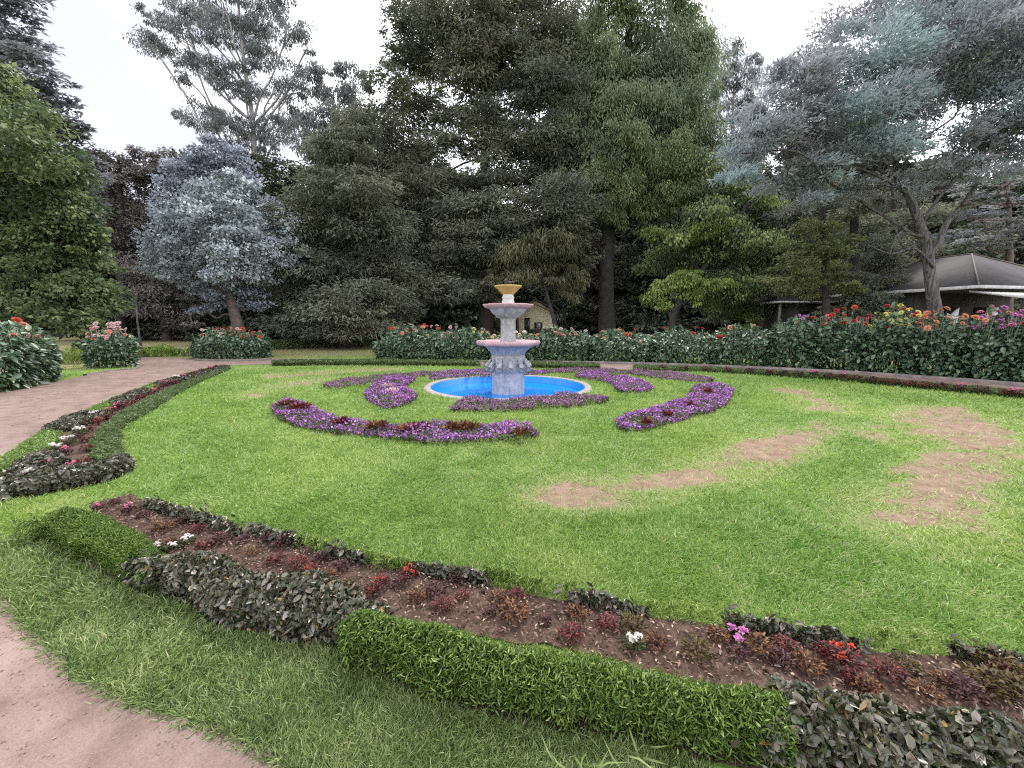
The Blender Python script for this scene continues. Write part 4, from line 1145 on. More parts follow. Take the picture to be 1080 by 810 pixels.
def tree(name, label, Y, trunk, r0, clumps, mat, bark, style='round', leaf=(0.26, 0.17), cover=3.0, depth=0.8, group=None, limbs=True, alt=None, psize=0.27, dj=0.5, crown_from=0.35, limb_r=0.28, twigs=0, grow=1.0, steep=0.35, limb_share=1.0, sag=-0.10):
    """trunk: pixel points (base first) at distance Y; clumps: (px, py, rx, ry[, dY]) in pixels"""
    leaf = (leaf[0] * 0.76, leaf[1] * 0.80)
    tp = []
    for i, p in enumerate(trunk):
        w = wp(p[0], p[1], Y + (p[2] if len(p) > 2 else 0))
        if i == 0: w[2] = -0.05
        tp.append(w)
    root = thing(name, label, 'tree', (tp[0][0], tp[0][1], 0.0), group)
    tr = MB()
    path = smooth_path(tp, 18)
    m_ = len(path)
    rad = r0 * (1 - 0.78 * np.linspace(0, 1, m_) ** 0.9)
    rad[0] *= 1.35; rad[1] *= 1.1
    tube(tr, path, rad, 10, wob=0.05)
    cr_, al = MB(), MB()
    cw = []
    for c in clumps:
        px, py, rx, ry = c[:4]
        rx, ry = rx * grow, ry * grow
        dY = c[4] if len(c) > 4 else rng.normal() * dj * rx * mpp(px, py, Y)
        w = wp(px, py, Y + dY)
        s = mpp(px, py, Y + dY)
        rad3 = np.array([rx * s, max(0.3, depth * 0.5 * (rx + ry) * s), ry * s])
        cw.append((w, rad3))
        n = int(1.9 * cover * math.pi * rad3[0] * rad3[2] / (0.5 * leaf[0] * leaf[1]))
        n = max(40, min(n, 26000))
        tgt = al if (alt and len(c) > 5 and c[5]) else cr_
        crown_leaves(tgt, w, rad3, n, leaf[0], leaf[1], style, psize=psize)
        if limbs and rng.random() < limb_share:
            # a limb from the stem up to the bough
            zt = path[:, 2]
            want = w[2] - steep * np.linalg.norm(w[:2] - path[-1][:2]) - rad3[2] * 0.3
            j = int(np.argmin(np.abs(zt - want)))
            j = max(int(m_ * crown_from), min(m_ - 2, j))
            a0 = path[j]
            mid = a0 * 0.45 + w * 0.55 + np.array([rng.normal() * 0.3, rng.normal() * 0.3, (sag + 0.08 * rng.normal()) * np.linalg.norm(w - a0)])
            ll = np.linalg.norm(w - a0)
            q1 = (a0 + mid) / 2 + rng.normal(size=3) * 0.05 * ll
            q2 = (mid + w) / 2 + rng.normal(size=3) * 0.06 * ll
            lp = smooth_path([a0, q1, mid, q2, w], 16)
            lr = max(0.02, min(rad[j] * 0.55, r0 * limb_r * 0.62))
            tube(tr, lp, np.linspace(lr, lr * 0.35, len(lp)), 6, wob=0.05)
            for q in range(twigs):
                e = w + rand_dir(1)[0] * rad3 * 0.9
                s0 = lp[int(len(lp) * 0.6) + (q % 3)]
                tube(tr, smooth_path([s0, (s0 + e) / 2 + rng.normal(size=3) * 0.1, e], 6), np.linspace(lr * 0.4, lr * 0.12, 6)[:len(smooth_path([s0, (s0 + e) / 2, e], 6))], 5)
    part(tr, 'trunk', M[bark], root, True)
    if cr_.n: part(cr_, 'crown', FM[mat], root)
    if al.n: part(al, 'crown', FM[alt], root)
    return root

# left side
tree('broadleaf_tree', 'dense green broadleaf tree filling the left edge behind the dahlias', 19, [(8, 380), (12, 330), (15, 250), (12, 150)], 0.35,
     [(30, 200, 45, 32), (14, 140, 42, 34), (45, 255, 48, 32), (60, 305, 42, 28), (18, 315, 50, 30), (85, 275, 24, 26), (93, 315, 18, 22), (5, 95, 30, 26), (60, 225, 32, 28), (-5, 250, 50, 45), (46, 165, 28, 24), (72, 195, 20, 20),
      (-30, 180, 45, 50), (-40, 300, 50, 45), (40, 340, 50, 14), (88, 335, 18, 12), (68, 250, 30, 25), (-60, 100, 50, 50), (-80, 220, 60, 60), (20, 290, 50, 30, 1.5), (30, 230, 50, 40, 2), (82, 240, 18, 20)], 'broad', 'bark_dark', 'spray', (0.23, 0.15), 2.6, 0.9, grow=1.12, psize=0.26)
tree('layered_conifer', 'tall dark layered conifer rising at the upper left corner', 30, [(-40, 365), (-30, 200), (-20, 60), (-25, -60)], 0.5,
     [(8, 18, 26, 12), (22, 45, 26, 10), (36, 62, 22, 10), (48, 85, 26, 10), (60, 105, 22, 9), (74, 128, 22, 9), (86, 145, 14, 6), (30, 100, 26, 14), (5, 60, 26, 16), (52, 135, 26, 14), (-10, -10, 30, 16), (-40, 30, 40, 30), (-40, 110, 50, 40), (70, 160, 24, 14), (20, 130, 30, 20), (90, 175, 18, 20), (80, 205, 20, 25)],
     'layered', 'bark_dark', 'flat', (0.42, 0.20), 2.8, 1.0)
tree('woodland_conifer', 'brownish shaded conifer with bare lower branches left of the silver-blue tree', 36, [(128, 362), (130, 300), (128, 230), (125, 165)], 0.45,
     [(116, 172, 16, 9), (140, 180, 20, 12), (112, 200, 20, 14), (135, 215, 26, 18), (118, 245, 28, 20), (145, 255, 26, 22), (120, 285, 26, 22), (150, 300, 26, 22), (120, 320, 24, 16), (108, 165, 9, 6)],
     'grey_wood', 'bark_dark', 'spray', (0.42, 0.13), 1.9, 1.0, twigs=2, grow=1.2)
tree('woodland_conifer', 'thin-topped grey conifer touching the left flank of the silver-blue tree', 38, [(178, 362), (178, 300), (176, 230), (172, 160)], 0.42,
     [(160, 165, 15, 8), (178, 163, 14, 8), (150, 182, 14, 9), (172, 185, 18, 10), (165, 210, 20, 15), (180, 235, 20, 16), (160, 250, 22, 18), (178, 285, 26, 20), (165, 310, 28, 18), (200, 315, 26, 18), (185, 335, 30, 12)],
     'grey_wood', 'bark_brown', 'spray', (0.42, 0.13), 1.7, 1.0, twigs=3, grow=1.15)
tree('silver_tree', 'silvery blue-leaved tree with a leaning brown trunk above the wide round dahlia', 25, [(256, 370), (250, 340), (244, 312), (238, 260), (236, 205)], 0.42,
     [(240, 190, 16, 9, -1), (220, 202, 18, 11, -1), (258, 203, 18, 11, -.5), (203, 221, 20, 12, -.5), (238, 219, 22, 12, -2), (277, 221, 18, 12, 0), (184, 240, 20, 12, 0), (216, 241, 22, 13, -1.8), (253, 241, 24, 13, -2), (291, 240, 18, 12, -.3),
      (169, 259, 15, 13, 0), (200, 263, 22, 12, -1), (234, 263, 24, 13, -2.2), (270, 262, 22, 12, -1.6), (306, 257, 15, 11, 0), (161, 277, 10, 10, .3), (190, 284, 20, 9, -.6), (224, 285, 22, 10, -1.6), (259, 284, 20, 9, -1.4), (294, 275, 16, 9, -.5), (315, 268, 9, 8, .2), (206, 299, 16, 6, 0), (243, 300, 16, 6, -.8), (276, 294, 14, 6, -.4), (230, 245, 40, 34, 1.2), (260, 260, 34, 24, 1.2),
      (217, 166, 20, 10, 2, 1), (196, 179, 20, 11, 2, 1), (238, 176, 20, 11, 2, 1), (180, 198, 18, 12, 2, 1), (258, 190, 16, 10, 2, 1), (226, 154, 13, 6, 2.4, 1), (210, 192, 26, 14, 2, 1), (172, 222, 14, 14, 1.8, 1), (246, 160, 11, 6, 2.3, 1),
      (222, 310, 20, 5, 0, 1), (258, 309, 22, 5, 0, 1), (238, 321, 16, 5, .2, 1), (270, 322, 14, 4, .3, 1), (212, 326, 12, 4, .3, 1)],
     'silver', 'bark_brown', 'round', (0.23, 0.16), 2.5, 0.85, psize=0.30, grow=1.12, alt='silver_grey')
tree('gum_tree', 'tall airy gum tree with pale forking limbs against the white sky', 50, [(262, 358), (266, 240), (268, 150), (262, 95), (254, 40), (250, -20)], 0.42,
     [(157, 11, 12, 5), (168, 20, 14, 6), (158, 42, 18, 11), (172, 48, 12, 7), (196, 33, 22, 9), (189, 9, 17, 8), (211, 15, 18, 10), (233, 29, 22, 12), (247, 18, 22, 9), (251, 46, 24, 8), (207, 64, 20, 8), (226, 73, 22, 9), (243, 90, 20, 14), (278, 58, 26, 9), (271, 24, 18, 9), (303, 28, 20, 15), (278, 6, 20, 8),
      (291, 91, 24, 10), (213, 120, 22, 13), (238, 124, 18, 9), (264, 134, 18, 9), (291, 134, 20, 9), (314, 75, 14, 7), (191, 82, 9, 6), (314, 127, 22, 11), (325, 50, 8, 4), (320, 96, 12, 6), (225, -15, 30, 10), (270, -20, 30, 10), (300, -5, 18, 8), (180, -10, 14, 6), (250, 150, 16, 8), (285, 150, 16, 8), (260, 70, 16, 7)],
     'gum', 'bark_pale', 'droop', (0.42, 0.13), 1.5, 1.1, crown_from=0.30, limb_r=0.55, twigs=2, sag=0.02, steep=1.25, grow=1.08)
tree('dark_pine', 'black-green flat-topped tree between the silver-blue tree and the gum', 40, [(305, 360), (305, 280), (300, 215), (292, 180)], 0.4,
     [(272, 172, 22, 9), (292, 182, 26, 11), (314, 194, 22, 12), (278, 194, 20, 12), (302, 206, 26, 12), (322, 218, 16, 14), (310, 240, 24, 18), (300, 265, 26, 22), (318, 290, 24, 24), (290, 300, 30, 26), (300, 330, 32, 18)], 'woods', 'bark_dark', 'flat', (0.40, 0.20), 2.6, 1.0, grow=1.2)
tree('gum_tree', 'smaller gum tree with thin feathery tufts beside the tall dark conifer', 46, [(352, 358), (352, 240), (350, 160), (352, 100)], 0.42,
     [(338, 74, 14, 7), (358, 70, 14, 7), (330, 92, 12, 7), (350, 96, 16, 8), (368, 100, 14, 8), (326, 120, 14, 9), (346, 124, 18, 10), (366, 130, 16, 9), (335, 148, 18, 10), (360, 160, 20, 12), (384, 85, 10, 7), (325, 150, 14, 10), (380, 120, 12, 10)],
     'gum', 'bark_brown', 'droop', (0.46, 0.15), 1.8, 1.0, twigs=2, steep=1.0, grow=1.2)

# middle
tree('dark_conifer', 'dark drooping conifer with skirts down to the far hedge left of the fountain', 27, [(366, 372), (366, 320), (366, 240), (372, 150), (376, 110)], 0.42,
     [(352, 172, 26, 14), (380, 132, 18, 14), (366, 155, 22, 14), (362, 200, 34, 18), (332, 232, 30, 20), (374, 240, 38, 22), (320, 275, 28, 18), (352, 280, 40, 22), (392, 285, 36, 22), (330, 310, 34, 18), (368, 318, 42, 20), (400, 325, 32, 18), (322, 338, 32, 14), (360, 344, 40, 12), (312, 318, 22, 16), (345, 255, 34, 22, 1), (400, 250, 28, 26, 1)],
     'conifer', 'bark_dark', 'spray', (0.36, 0.10), 2.8, 0.9, alt='woods', grow=1.25)
tree('giant_conifer', 'tallest dark conifer in the middle with sky showing between its boughs', 33, [(512, 370), (513, 300), (512, 200), (511, 100), (512, 0), (512, -90)], 0.55,
     [(512, 60, 20, 14, -1.5), (508, 120, 20, 12, -1.5), (515, 180, 24, 10, -1.5), (505, 225, 30, 14, -1.5), (520, 270, 30, 14, -1.5), (500, 15, 24, 14, -1.5), (410, 195, 24, 16, 1.5), (385, 170, 20, 14, 1), (395, 215, 24, 16, 1.5), (600, 180, 20, 24, 2), (436, 32, 24, 16), (470, 20, 26, 16), (505, 40, 26, 18), (545, 25, 30, 18), (576, 45, 24, 20), (455, 62, 24, 12), (490, 80, 26, 12), (535, 72, 28, 14), (578, 88, 26, 18), (418, 92, 20, 12), (448, 108, 26, 12), (485, 118, 22, 10), (552, 112, 28, 13), (595, 125, 26, 20), (402, 135, 26, 13), (436, 150, 28, 12), (480, 152, 24, 10), (548, 150, 26, 12), (585, 165, 30, 18),
      (400, 178, 30, 14), (445, 190, 30, 13), (490, 196, 30, 12), (540, 190, 32, 13), (590, 205, 30, 18), (415, 215, 36, 16), (468, 225, 38, 14), (525, 222, 38, 15), (575, 235, 34, 16),
      (430, 250, 40, 16), (488, 255, 40, 15), (545, 258, 38, 15), (590, 270, 30, 16), (420, 280, 36, 15), (470, 285, 38, 13), (525, 285, 34, 12), (445, 305, 34, 12), (500, 305, 30, 9), (410, 310, 28, 14),
      (555, 60, 30, 26, 1.5), (590, 30, 22, 26, 1), (600, 80, 20, 26, 1), (560, 135, 24, 14), (430, 60, 20, 14), (460, 40, 22, 16, 1), (520, 55, 22, 18, 1.5), (470, 135, 18, 10), (520, 130, 18, 14, 1), (530, 160, 24, 14), (420, 120, 20, 12), (500, -20, 50, 20), (550, -30, 40, 20), (450, -15, 30, 16), (510, -60, 40, 20), (425, 235, 34, 18, 2), (500, 235, 50, 18, 2), (570, 250, 40, 20, 2), (415, 160, 22, 14, 1), (560, 180, 30, 20, 2)],
     'conifer', 'bark_dark', 'spray', (0.46, 0.11), 1.8, 1.0, crown_from=0.2, limb_r=0.26, twigs=2, limb_share=0.6, grow=1.38)
tree('drooping_tree', 'brown-olive drooping tree arching over the cream house', 30, [(588, 366), (586, 345), (580, 322), (572, 290), (568, 260)], 0.22,
     [(560, 262, 26, 13), (590, 256, 24, 15), (538, 280, 22, 11), (575, 280, 24, 11), (604, 286, 16, 15), (548, 290, 16, 7), (602, 308, 10, 9), (526, 296, 16, 9), (590, 294, 14, 6), (525, 312, 8, 6)], 'rusty', 'bark_dark', 'droop', (0.50, 0.07), 2.6, 1.0)
tree('weeping_tree', 'large grey-green weeping tree on a thick black trunk right of the cream house', 34, [(640, 366), (640, 340), (640, 270), (648, 180), (660, 80), (668, -20)], 0.80,
     [(638, 60, 18, 14, -1.5), (655, 110, 20, 14, -1.5), (640, 160, 20, 14, -1.5), (606, 38, 18, 14), (640, 14, 24, 15), (680, 30, 28, 16), (722, 18, 18, 14), (740, 50, 13, 18), (632, 62, 22, 13), (668, 72, 26, 14), (712, 66, 26, 16), (600, 82, 16, 15), (642, 100, 28, 15), (690, 108, 30, 15), (735, 104, 18, 18), (606, 128, 22, 16), (652, 138, 24, 13), (704, 146, 30, 15), (745, 150, 16, 18),
      (622, 168, 24, 14), (676, 176, 30, 14), (726, 184, 22, 15), (598, 196, 18, 18), (646, 205, 26, 14), (694, 214, 30, 11), (620, 232, 16, 14), (655, 230, 14, 8), (580, 150, 18, 20), (588, 100, 14, 18),
      (660, -20, 36, 16), (710, -14, 30, 14), (650, 125, 46, 36, 2.8), (700, 90, 40, 40, 2.8), (625, 70, 26, 36, 2.5), (640, 190, 40, 30, 2.8), (700, 170, 40, 30, 2.8), (600, 240, 20, 24, 2),
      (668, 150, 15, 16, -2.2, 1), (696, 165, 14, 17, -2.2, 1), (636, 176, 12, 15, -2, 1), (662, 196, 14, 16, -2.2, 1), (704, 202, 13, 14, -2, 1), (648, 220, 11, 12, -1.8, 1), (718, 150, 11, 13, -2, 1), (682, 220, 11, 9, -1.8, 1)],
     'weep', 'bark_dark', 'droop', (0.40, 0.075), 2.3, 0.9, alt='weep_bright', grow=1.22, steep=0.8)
tree('shade_tree', 'dark broad-crowned tree with yellow-green sprays right of the weeping tree', 29, [(712, 372), (708, 345), (722, 310), (760, 260), (790, 215)], 0.35,
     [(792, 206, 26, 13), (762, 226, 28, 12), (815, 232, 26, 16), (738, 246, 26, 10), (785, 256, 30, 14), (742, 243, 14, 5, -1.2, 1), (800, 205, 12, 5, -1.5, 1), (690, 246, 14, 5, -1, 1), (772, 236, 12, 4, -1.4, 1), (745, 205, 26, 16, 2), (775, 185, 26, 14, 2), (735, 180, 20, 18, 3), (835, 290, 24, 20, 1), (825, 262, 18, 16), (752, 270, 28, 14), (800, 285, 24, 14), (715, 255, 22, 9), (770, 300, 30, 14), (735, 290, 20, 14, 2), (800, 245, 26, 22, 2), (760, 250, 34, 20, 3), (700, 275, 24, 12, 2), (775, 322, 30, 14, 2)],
     'shade', 'bark_dark', 'droop', (0.28, 0.13), 2.5, 1.0, alt='bright', grow=1.2)  # alternate sprays get a brighter leaf colour that paints their lit tips
tree('small_tree', 'small bright yellow-green tree in front of the dark tree, above the dahlias', 24, [(712, 376), (711, 350), (706, 325), (712, 305)], 0.16,
     [(726, 290, 16, 7), (712, 300, 20, 9), (740, 298, 16, 7), (722, 306, 18, 8), (758, 298, 14, 6), (690, 312, 14, 8), (733, 315, 12, 6), (700, 322, 12, 5)], 'bright', 'bark_dark', 'droop', (0.22, 0.11), 2.4, 1.0)
tree('airy_tree', 'thin airy tree against the bright sky between the weeping tree and the blue cypress', 48, [(772, 358), (770, 240), (772, 150), (774, 90)], 0.35,
     [(768, 62, 14, 10), (786, 84, 14, 9), (762, 90, 13, 9), (778, 108, 16, 9), (757, 122, 14, 9), (796, 60, 8, 5), (775, 45, 8, 5), (790, 120, 14, 9), (765, 145, 20, 12), (790, 155, 20, 14), (765, 175, 24, 16)], 'gum', 'bark_brown', 'droop', (0.46, 0.14), 1.5, 1.0, twigs=3, grow=1.2, steep=0.9)

# right
tree('blue_cypress', 'huge blue-grey cypress on a pale twisted trunk behind the orange dahlias', 17.5, [(992, 376), (988, 340), (982, 300), (976, 255), (958, 205), (938, 182), (925, 140)], 0.30,
     [(820, 200, 24, 8), (870, 205, 26, 8), (780, 185, 20, 10), (845, 215, 18, 6), (955, 195, 22, 7), (985, 200, 16, 5), (1060, 185, 30, 6), (1090, 160, 30, 9), (1020, 160, 24, 8), (800, 138, 28, 16), (836, 112, 32, 17), (876, 84, 34, 18), (926, 60, 38, 20), (976, 38, 40, 20), (1034, 36, 40, 22), (1082, 50, 36, 24), (782, 162, 22, 14), (826, 158, 30, 15), (872, 132, 34, 16), (922, 110, 38, 17), (980, 95, 38, 18), (1036, 88, 38, 18), (1085, 105, 34, 18),
      (850, 182, 28, 9), (900, 165, 32, 12), (950, 150, 34, 12), (1000, 140, 34, 11), (1055, 132, 34, 12), (930, 10, 44, 20), (1000, -10, 50, 20), (1070, 0, 50, 26), (880, 50, 30, 14), (850, 80, 26, 14), (1140, 40, 60, 50), (1130, 120, 50, 30), (815, 118, 22, 14), (920, 190, 26, 8), (1000, 175, 26, 7), (900, 120, 44, 24, 2.5), (980, 70, 50, 30, 3), (1050, 60, 50, 30, 3), (850, 140, 36, 20, 2), (1060, 160, 30, 7)],
     'cypress', 'bark_grey', 'wind', (0.26, 0.075), 1.55, 1.0, crown_from=0.5, limb_r=0.34, twigs=3, limb_share=0.28, sag=0.06, steep=0.75, grow=1.32, psize=0.27)
# second, curving limb of the cypress as its own tree part would be hidden in the trunk, so it is a forked stem
cyp = [o for o in COL.objects if o.name.startswith('blue_cypress')][0]
m = MB()
tube(m, smooth_path([wp(978, 272, 17.5), wp(990, 256, 17.5), wp(998, 236, 17.5), wp(1016, 216, 17.5), wp(1028, 196, 17.6), wp(1036, 168, 17.8), wp(1026, 120, 18)], 24), np.linspace(0.13, 0.06, 21), 8, wob=0.07)
for pts in ([(985, 282), (965, 262), (940, 268), (915, 258)], [(955, 262), (948, 252), (944, 240)], [(974, 250), (955, 246), (945, 250), (938, 270)], [(1015, 215), (1040, 212), (1070, 190)], [(1030, 170), (1055, 160), (1085, 150)]):
    pp = smooth_path([wp(a, b_, 17.3) for a, b_ in pts], 10)
    tube(m, pp, np.linspace(0.055, 0.018, len(pp)), 6)
part(m, 'limb', M['bark_grey'], cyp, True)
tree('dark_conifer', 'dark straight-stemmed conifer behind the red dahlias, left one of two', 22, [(872, 376), (871, 320), (868, 230), (862, 160)], 0.24,
     [(850, 268, 22, 10), (838, 292, 24, 8), (868, 285, 20, 9), (880, 258, 18, 9), (846, 308, 22, 6), (886, 300, 16, 7), (858, 240, 16, 8)], 'olive', 'bark_dark', 'spray', (0.26, 0.08), 2.2, 1.0, twigs=2, grow=1.35)
tree('dark_conifer', 'dark straight-stemmed conifer behind the red dahlias, thicker right one', 23, [(905, 376), (903, 320), (901, 230), (906, 160)], 0.40,
     [(912, 272, 24, 10), (895, 298, 24, 8), (930, 296, 22, 7), (922, 245, 18, 10), (890, 325, 22, 7), (934, 270, 16, 8), (905, 218, 18, 9), (925, 318, 22, 7)], 'conifer', 'bark_dark', 'spray', (0.28, 0.09), 2.2, 1.0, twigs=2, grow=1.35)
tree('dark_conifer', 'dark ragged conifer filling the gap under the blue-grey cypress', 27, [(940, 372), (942, 300), (944, 240), (940, 190)], 0.3,
     [(930, 215, 24, 9), (955, 232, 22, 9), (918, 240, 24, 10), (965, 262, 22, 9), (940, 262, 26, 10), (905, 268, 26, 12), (950, 288, 24, 6), (870, 225, 26, 12, 2), (838, 232, 22, 14, 2), (890, 205, 24, 8, 1), (845, 262, 24, 16, 2), (880, 290, 30, 16, 2), (835, 300, 24, 14, 2), (975, 225, 18, 7)], 'conifer', 'bark_dark', 'spray', (0.30, 0.09), 2.0, 1.0, twigs=2, grow=1.35)
tree('cedar_tree', 'sparse flat-layered cedar behind the grey roof at the right edge', 33, [(1062, 362), (1064, 300), (1064, 230), (1060, 160)], 0.35,
     [(1030, 178, 24, 3.5), (1060, 192, 30, 4), (1030, 206, 26, 4), (1075, 212, 30, 4.5), (1020, 228, 30, 5), (1055, 236, 34, 5), (1090, 242, 30, 6), (1010, 248, 30, 6), (1045, 256, 30, 7), (1085, 225, 26, 5), (1000, 200, 20, 4), (1080, 170, 24, 4)], 'layered', 'bark_brown', 'flat', (0.36, 0.14), 2.0, 1.0, twigs=2)
# bare stem
bs = thing('bare_stem', 'thin pale leafless stem standing by the path on the left', 'tree stem', gp(151, 376.5))
m = MB()
yy = gp(151, 376.5)[1]
pp = smooth_path([gp(151, 376.5) - [0, 0, .05], wp(148, 360, yy), wp(145, 340, yy), wp(144, 322, yy), wp(144, 309, yy)], 16)
tube(m, pp, np.linspace(0.055, 0.025, len(pp)), 7, wob=0.1)
part(m, 'trunk', M['bark_grey'], bs, True)

# dark wood closing the view
def wood_tree():
    root = thing('wood_tree', 'dark tree in the shaded wood that closes the view behind the garden', 'tree', (0, 0, 0), 'dark trees in the wood behind')
    t = MB()
    tube(t, smooth_path([[0, 0, -.1], [0.1, 0, 4], [-.1, 0.1, 9], [0, 0, 14]], 14), np.linspace(0.38, 0.08, 13), 8)
    c = MB()
    for k in range(34):
        z = 0.9 + 13.2 * (k / 33.0)
        rr = 3.4 * (1 - (z / 19.0)) + 0.6
        a = k * 2.4
        ce = np.array([rr * 0.6 * math.cos(a), rr * 0.6 * math.sin(a), z])
        crown_leaves(c, ce, (rr * 0.85, rr * 0.85, 1.0), 1300, 0.42, 0.20, 'spray')
        tube(t, smooth_path([[0, 0, max(0.5, z - 0.8)], ce * [.5, .5, 1] - [0, 0, .3], ce], 6), np.linspace(0.08, 0.03, 7)[:len(smooth_path([[0, 0, 0], [1, 1, 1], [2, 2, 2]], 6))], 5)
    part(t, 'trunk', M['bark_dark'], root, True)
    part(c, 'crown', FM['woods'], root)
    return root
wt = wood_tree()
wx = [(-74, 50), (-66, 56), (-58, 48), (-50, 56), (-43, 50), (-36, 58), (-31, 48), (-25, 60), (-19, 52), (-13, 60), (-7.5, 50), (-2, 62), (9, 60), (14, 66), (20, 60), (26, 66), (32, 56), (38, 62), (45, 54), (52, 60), (60, 52), (68, 58), (-12, 74), (2, 74), (10, 76), (18, 78), (30, 78), (-24, 76), (-40, 74), (44, 76), (16, 46), (23, 44), (28, 42), (34, 44), (-16, 44), (-10, 46), (-23, 46), (12, 52), (-30, 42), (-37, 40), (40, 44), (46, 48)]
for i, (x, y) in enumerate(wx):
    o = wt if i == 0 else copy_tree(wt)
    o.location = (x, y, 0)
    s = (1.05 if x > -20 else 0.80) + 0.35 * random.random()
    o.scale = (s * 1.1, s * 1.1, s)
    o.rotation_euler = (0, 0, random.random() * 6.28)

# ------------------------------------------------------------------ houses
# cream gable house seen between the fountain and the drooping tree
hy = 44.0
hl, hr = wp(546, 350, hy), wp(584, 350, hy)
hc = ((hl[0] + hr[0]) / 2, hy + 3.0, 0)
house = thing('cream_house', 'small cream gabled house far behind the fountain', 'house', hc)
wd_ = hr[0] - hl[0]
ev = float(wp(560, 329, hy)[2]); ap = float(wp(560, 317, hy)[2])
m = MB()
x0, x1 = hl[0], hr[0]
xm = (x0 + x1) / 2
dpt = 7.0
m.add([(x0, hy, 0), (x1, hy, 0), (x1, hy, ev), (xm, hy, ap), (x0, hy, ev), (x0, hy + dpt, 0), (x1, hy + dpt, 0), (x1, hy + dpt, ev), (xm, hy + dpt, ap), (x0, hy + dpt, ev)],
      [[2, 3, 4], [7, 9, 8]], [[0, 1, 2, 4], [6, 5, 9, 7], [1, 6, 7, 2], [5, 0, 4, 9]])
part(m, 'wall', M['cream'], house)
m = MB()
for sx in (-1, 1):
    e0 = np.array([xm + sx * (wd_ / 2 + 0.35), hy - 0.4, ev - 0.20]); a0 = np.array([xm, hy - 0.4, ap + 0.04])
    e1 = e0 + [0, dpt + 0.8, 0]; a1 = a0 + [0, dpt + 0.8, 0]
    up = np.array([0, 0, 0.14])
    m.add([e0, a0, a1, e1, e0 + up, a0 + up, a1 + up, e1 + up], None, [[0, 1, 2, 3], [7, 6, 5, 4], [0, 4, 5, 1], [3, 2, 6, 7], [0, 3, 7, 4], [1, 5, 6, 2]])
part(m, 'roof', M['roof'], house)
def facade_box(root, name, mat, pxa, pya, pxb, pyb, Yf, th=0.06, off=0.0):
    a, b_ = wp(pxa, pya, Yf), wp(pxb, pyb, Yf)
    m = MB(); box(m, ((a[0] + b_[0]) / 2, Yf - th / 2 - off, (a[2] + b_[2]) / 2), (abs(b_[0] - a[0]), th, abs(a[2] - b_[2])))
    return part(m, name, M[mat], root)
facade_box(house, 'door', 'glass', 553, 335.5, 558.5, 351, hy)
wf = facade_box(house, 'window', 'dark', 563.5, 340, 572, 346.5, hy)
m = MB(); a, b_ = wp(566, 341.2, hy), wp(570, 345.5, hy)
box(m, ((a[0] + b_[0]) / 2, hy - 0.075, (a[2] + b_[2]) / 2), (abs(b_[0] - a[0]), 0.02, abs(a[2] - b_[2])))
o = m.build('pane', M['white'], wf); local(o, np.array(house.location))
facade_box(house, 'plinth', 'grey_wall', 559, 347, 584, 352, hy, 0.10, 0.004)
m = MB()
for q in (541, 546.5):
    a = wp(q, 333, hy - 1.5)
    tube(m, [[a[0], hy - 1.5, 0], [a[0], hy - 1.5, a[2]]], [0.09, 0.09], 6)
part(m, 'veranda_posts', M['dark'], house)

# big grey hip-roofed house at the right
d1 = np.array([-0.2, 0.98, 0]); d2 = np.array([0.98, 0.2, 0]); uz = np.array([0, 0, 1.0])
C0 = wp(1032, 300, 19.0)
EH = C0[2]
L1, L2 = 8.0, 8.4
RH = 1.9
bh = thing('grey_roofed_house', 'long house with a grey hipped roof and open veranda behind the dahlias on the right', 'house', (float(C0[0]), float(C0[1]), 0))
c00, c10, c11, c01 = C0, C0 + d1 * L1, C0 + d1 * L1 + d2 * L2, C0 + d2 * L2
hw = L2 / 2
rA = C0 + d1 * 3.0 + d2 * hw + uz * RH
rB = C0 + d1 * (L1 - 2.6) + d2 * hw + uz * RH
th = np.array([0, 0, 0.16])
m = MB()
m.add([c00, c10, c11, c01, rA, rB, c00 - th, c10 - th, c11 - th, c01 - th], [[0, 3, 4], [2, 1, 5]], [[1, 0, 4, 5], [3, 2, 5, 4], [6, 7, 8, 9], [0, 1, 7, 6], [1, 2, 8, 7], [2, 3, 9, 8], [3, 0, 6, 9]])
roof_o = part(m, 'roof', M['roof'], bh)
m = MB()
AX = [d1, d2, uz]
for A_, B_ in ((c00, c10), (c00, c01)):
    v = B_ - A_; l = np.linalg.norm(v); v = v / l
    sd = np.cross(v, uz)
    if np.dot(sd, C0 + d1 * 3 + d2 * 3 - A_) > 0: sd = -sd
    box(m, (A_ + B_) / 2 + sd * 0.055 - uz * 0.10, (l + 0.1, 0.10, 0.14), [v, sd, uz])
rm = MB()
for A_, B_ in ((c00, rA), (c01, rA), (rA, rB), (c10, rB)):
    tube(rm, [A_ + uz * 0.02, B_ + uz * 0.02], [0.035, 0.035], 6)
rc_ = rm.build('ridge_cap', M['kerb'], roof_o); local(rc_, np.array(bh.location))
g_ = m.build('gutter', M['white'], roof_o); local(g_, np.array(bh.location))
m = MB()
wi = 0.9
WA = C0 + d1 * 3.0 + d2 * 1.2 - uz * EH
hgt = EH - 0.17
for a, b_ in (((wi + 2.2, wi), (L1 - wi, wi)), ((wi + 2.2, wi), (wi + 2.2, L2 - wi)), ((L1 - wi, wi), (L1 - wi, L2 - wi))):
    A_ = C0 + d1 * a[0] + d2 * a[1] - uz * EH; B_ = C0 + d1 * b_[0] + d2 * b_[1] - uz * EH
    v = B_ - A_; l = np.linalg.norm(v); v /= l
    box(m, (A_ + B_) / 2 + uz * hgt / 2, (l, 0.2, hgt), [v, np.cross(uz, v), uz])
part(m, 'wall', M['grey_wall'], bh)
m = MB()   # dark openings on the side toward the garden and on the veranda front
A_ = C0 + d1 * 5.2 + d2 * (wi - 0.12) - uz * EH
box(m, A_ + uz * 1.6, (2.8, 0.06, 1.5), [d1, d2, uz])
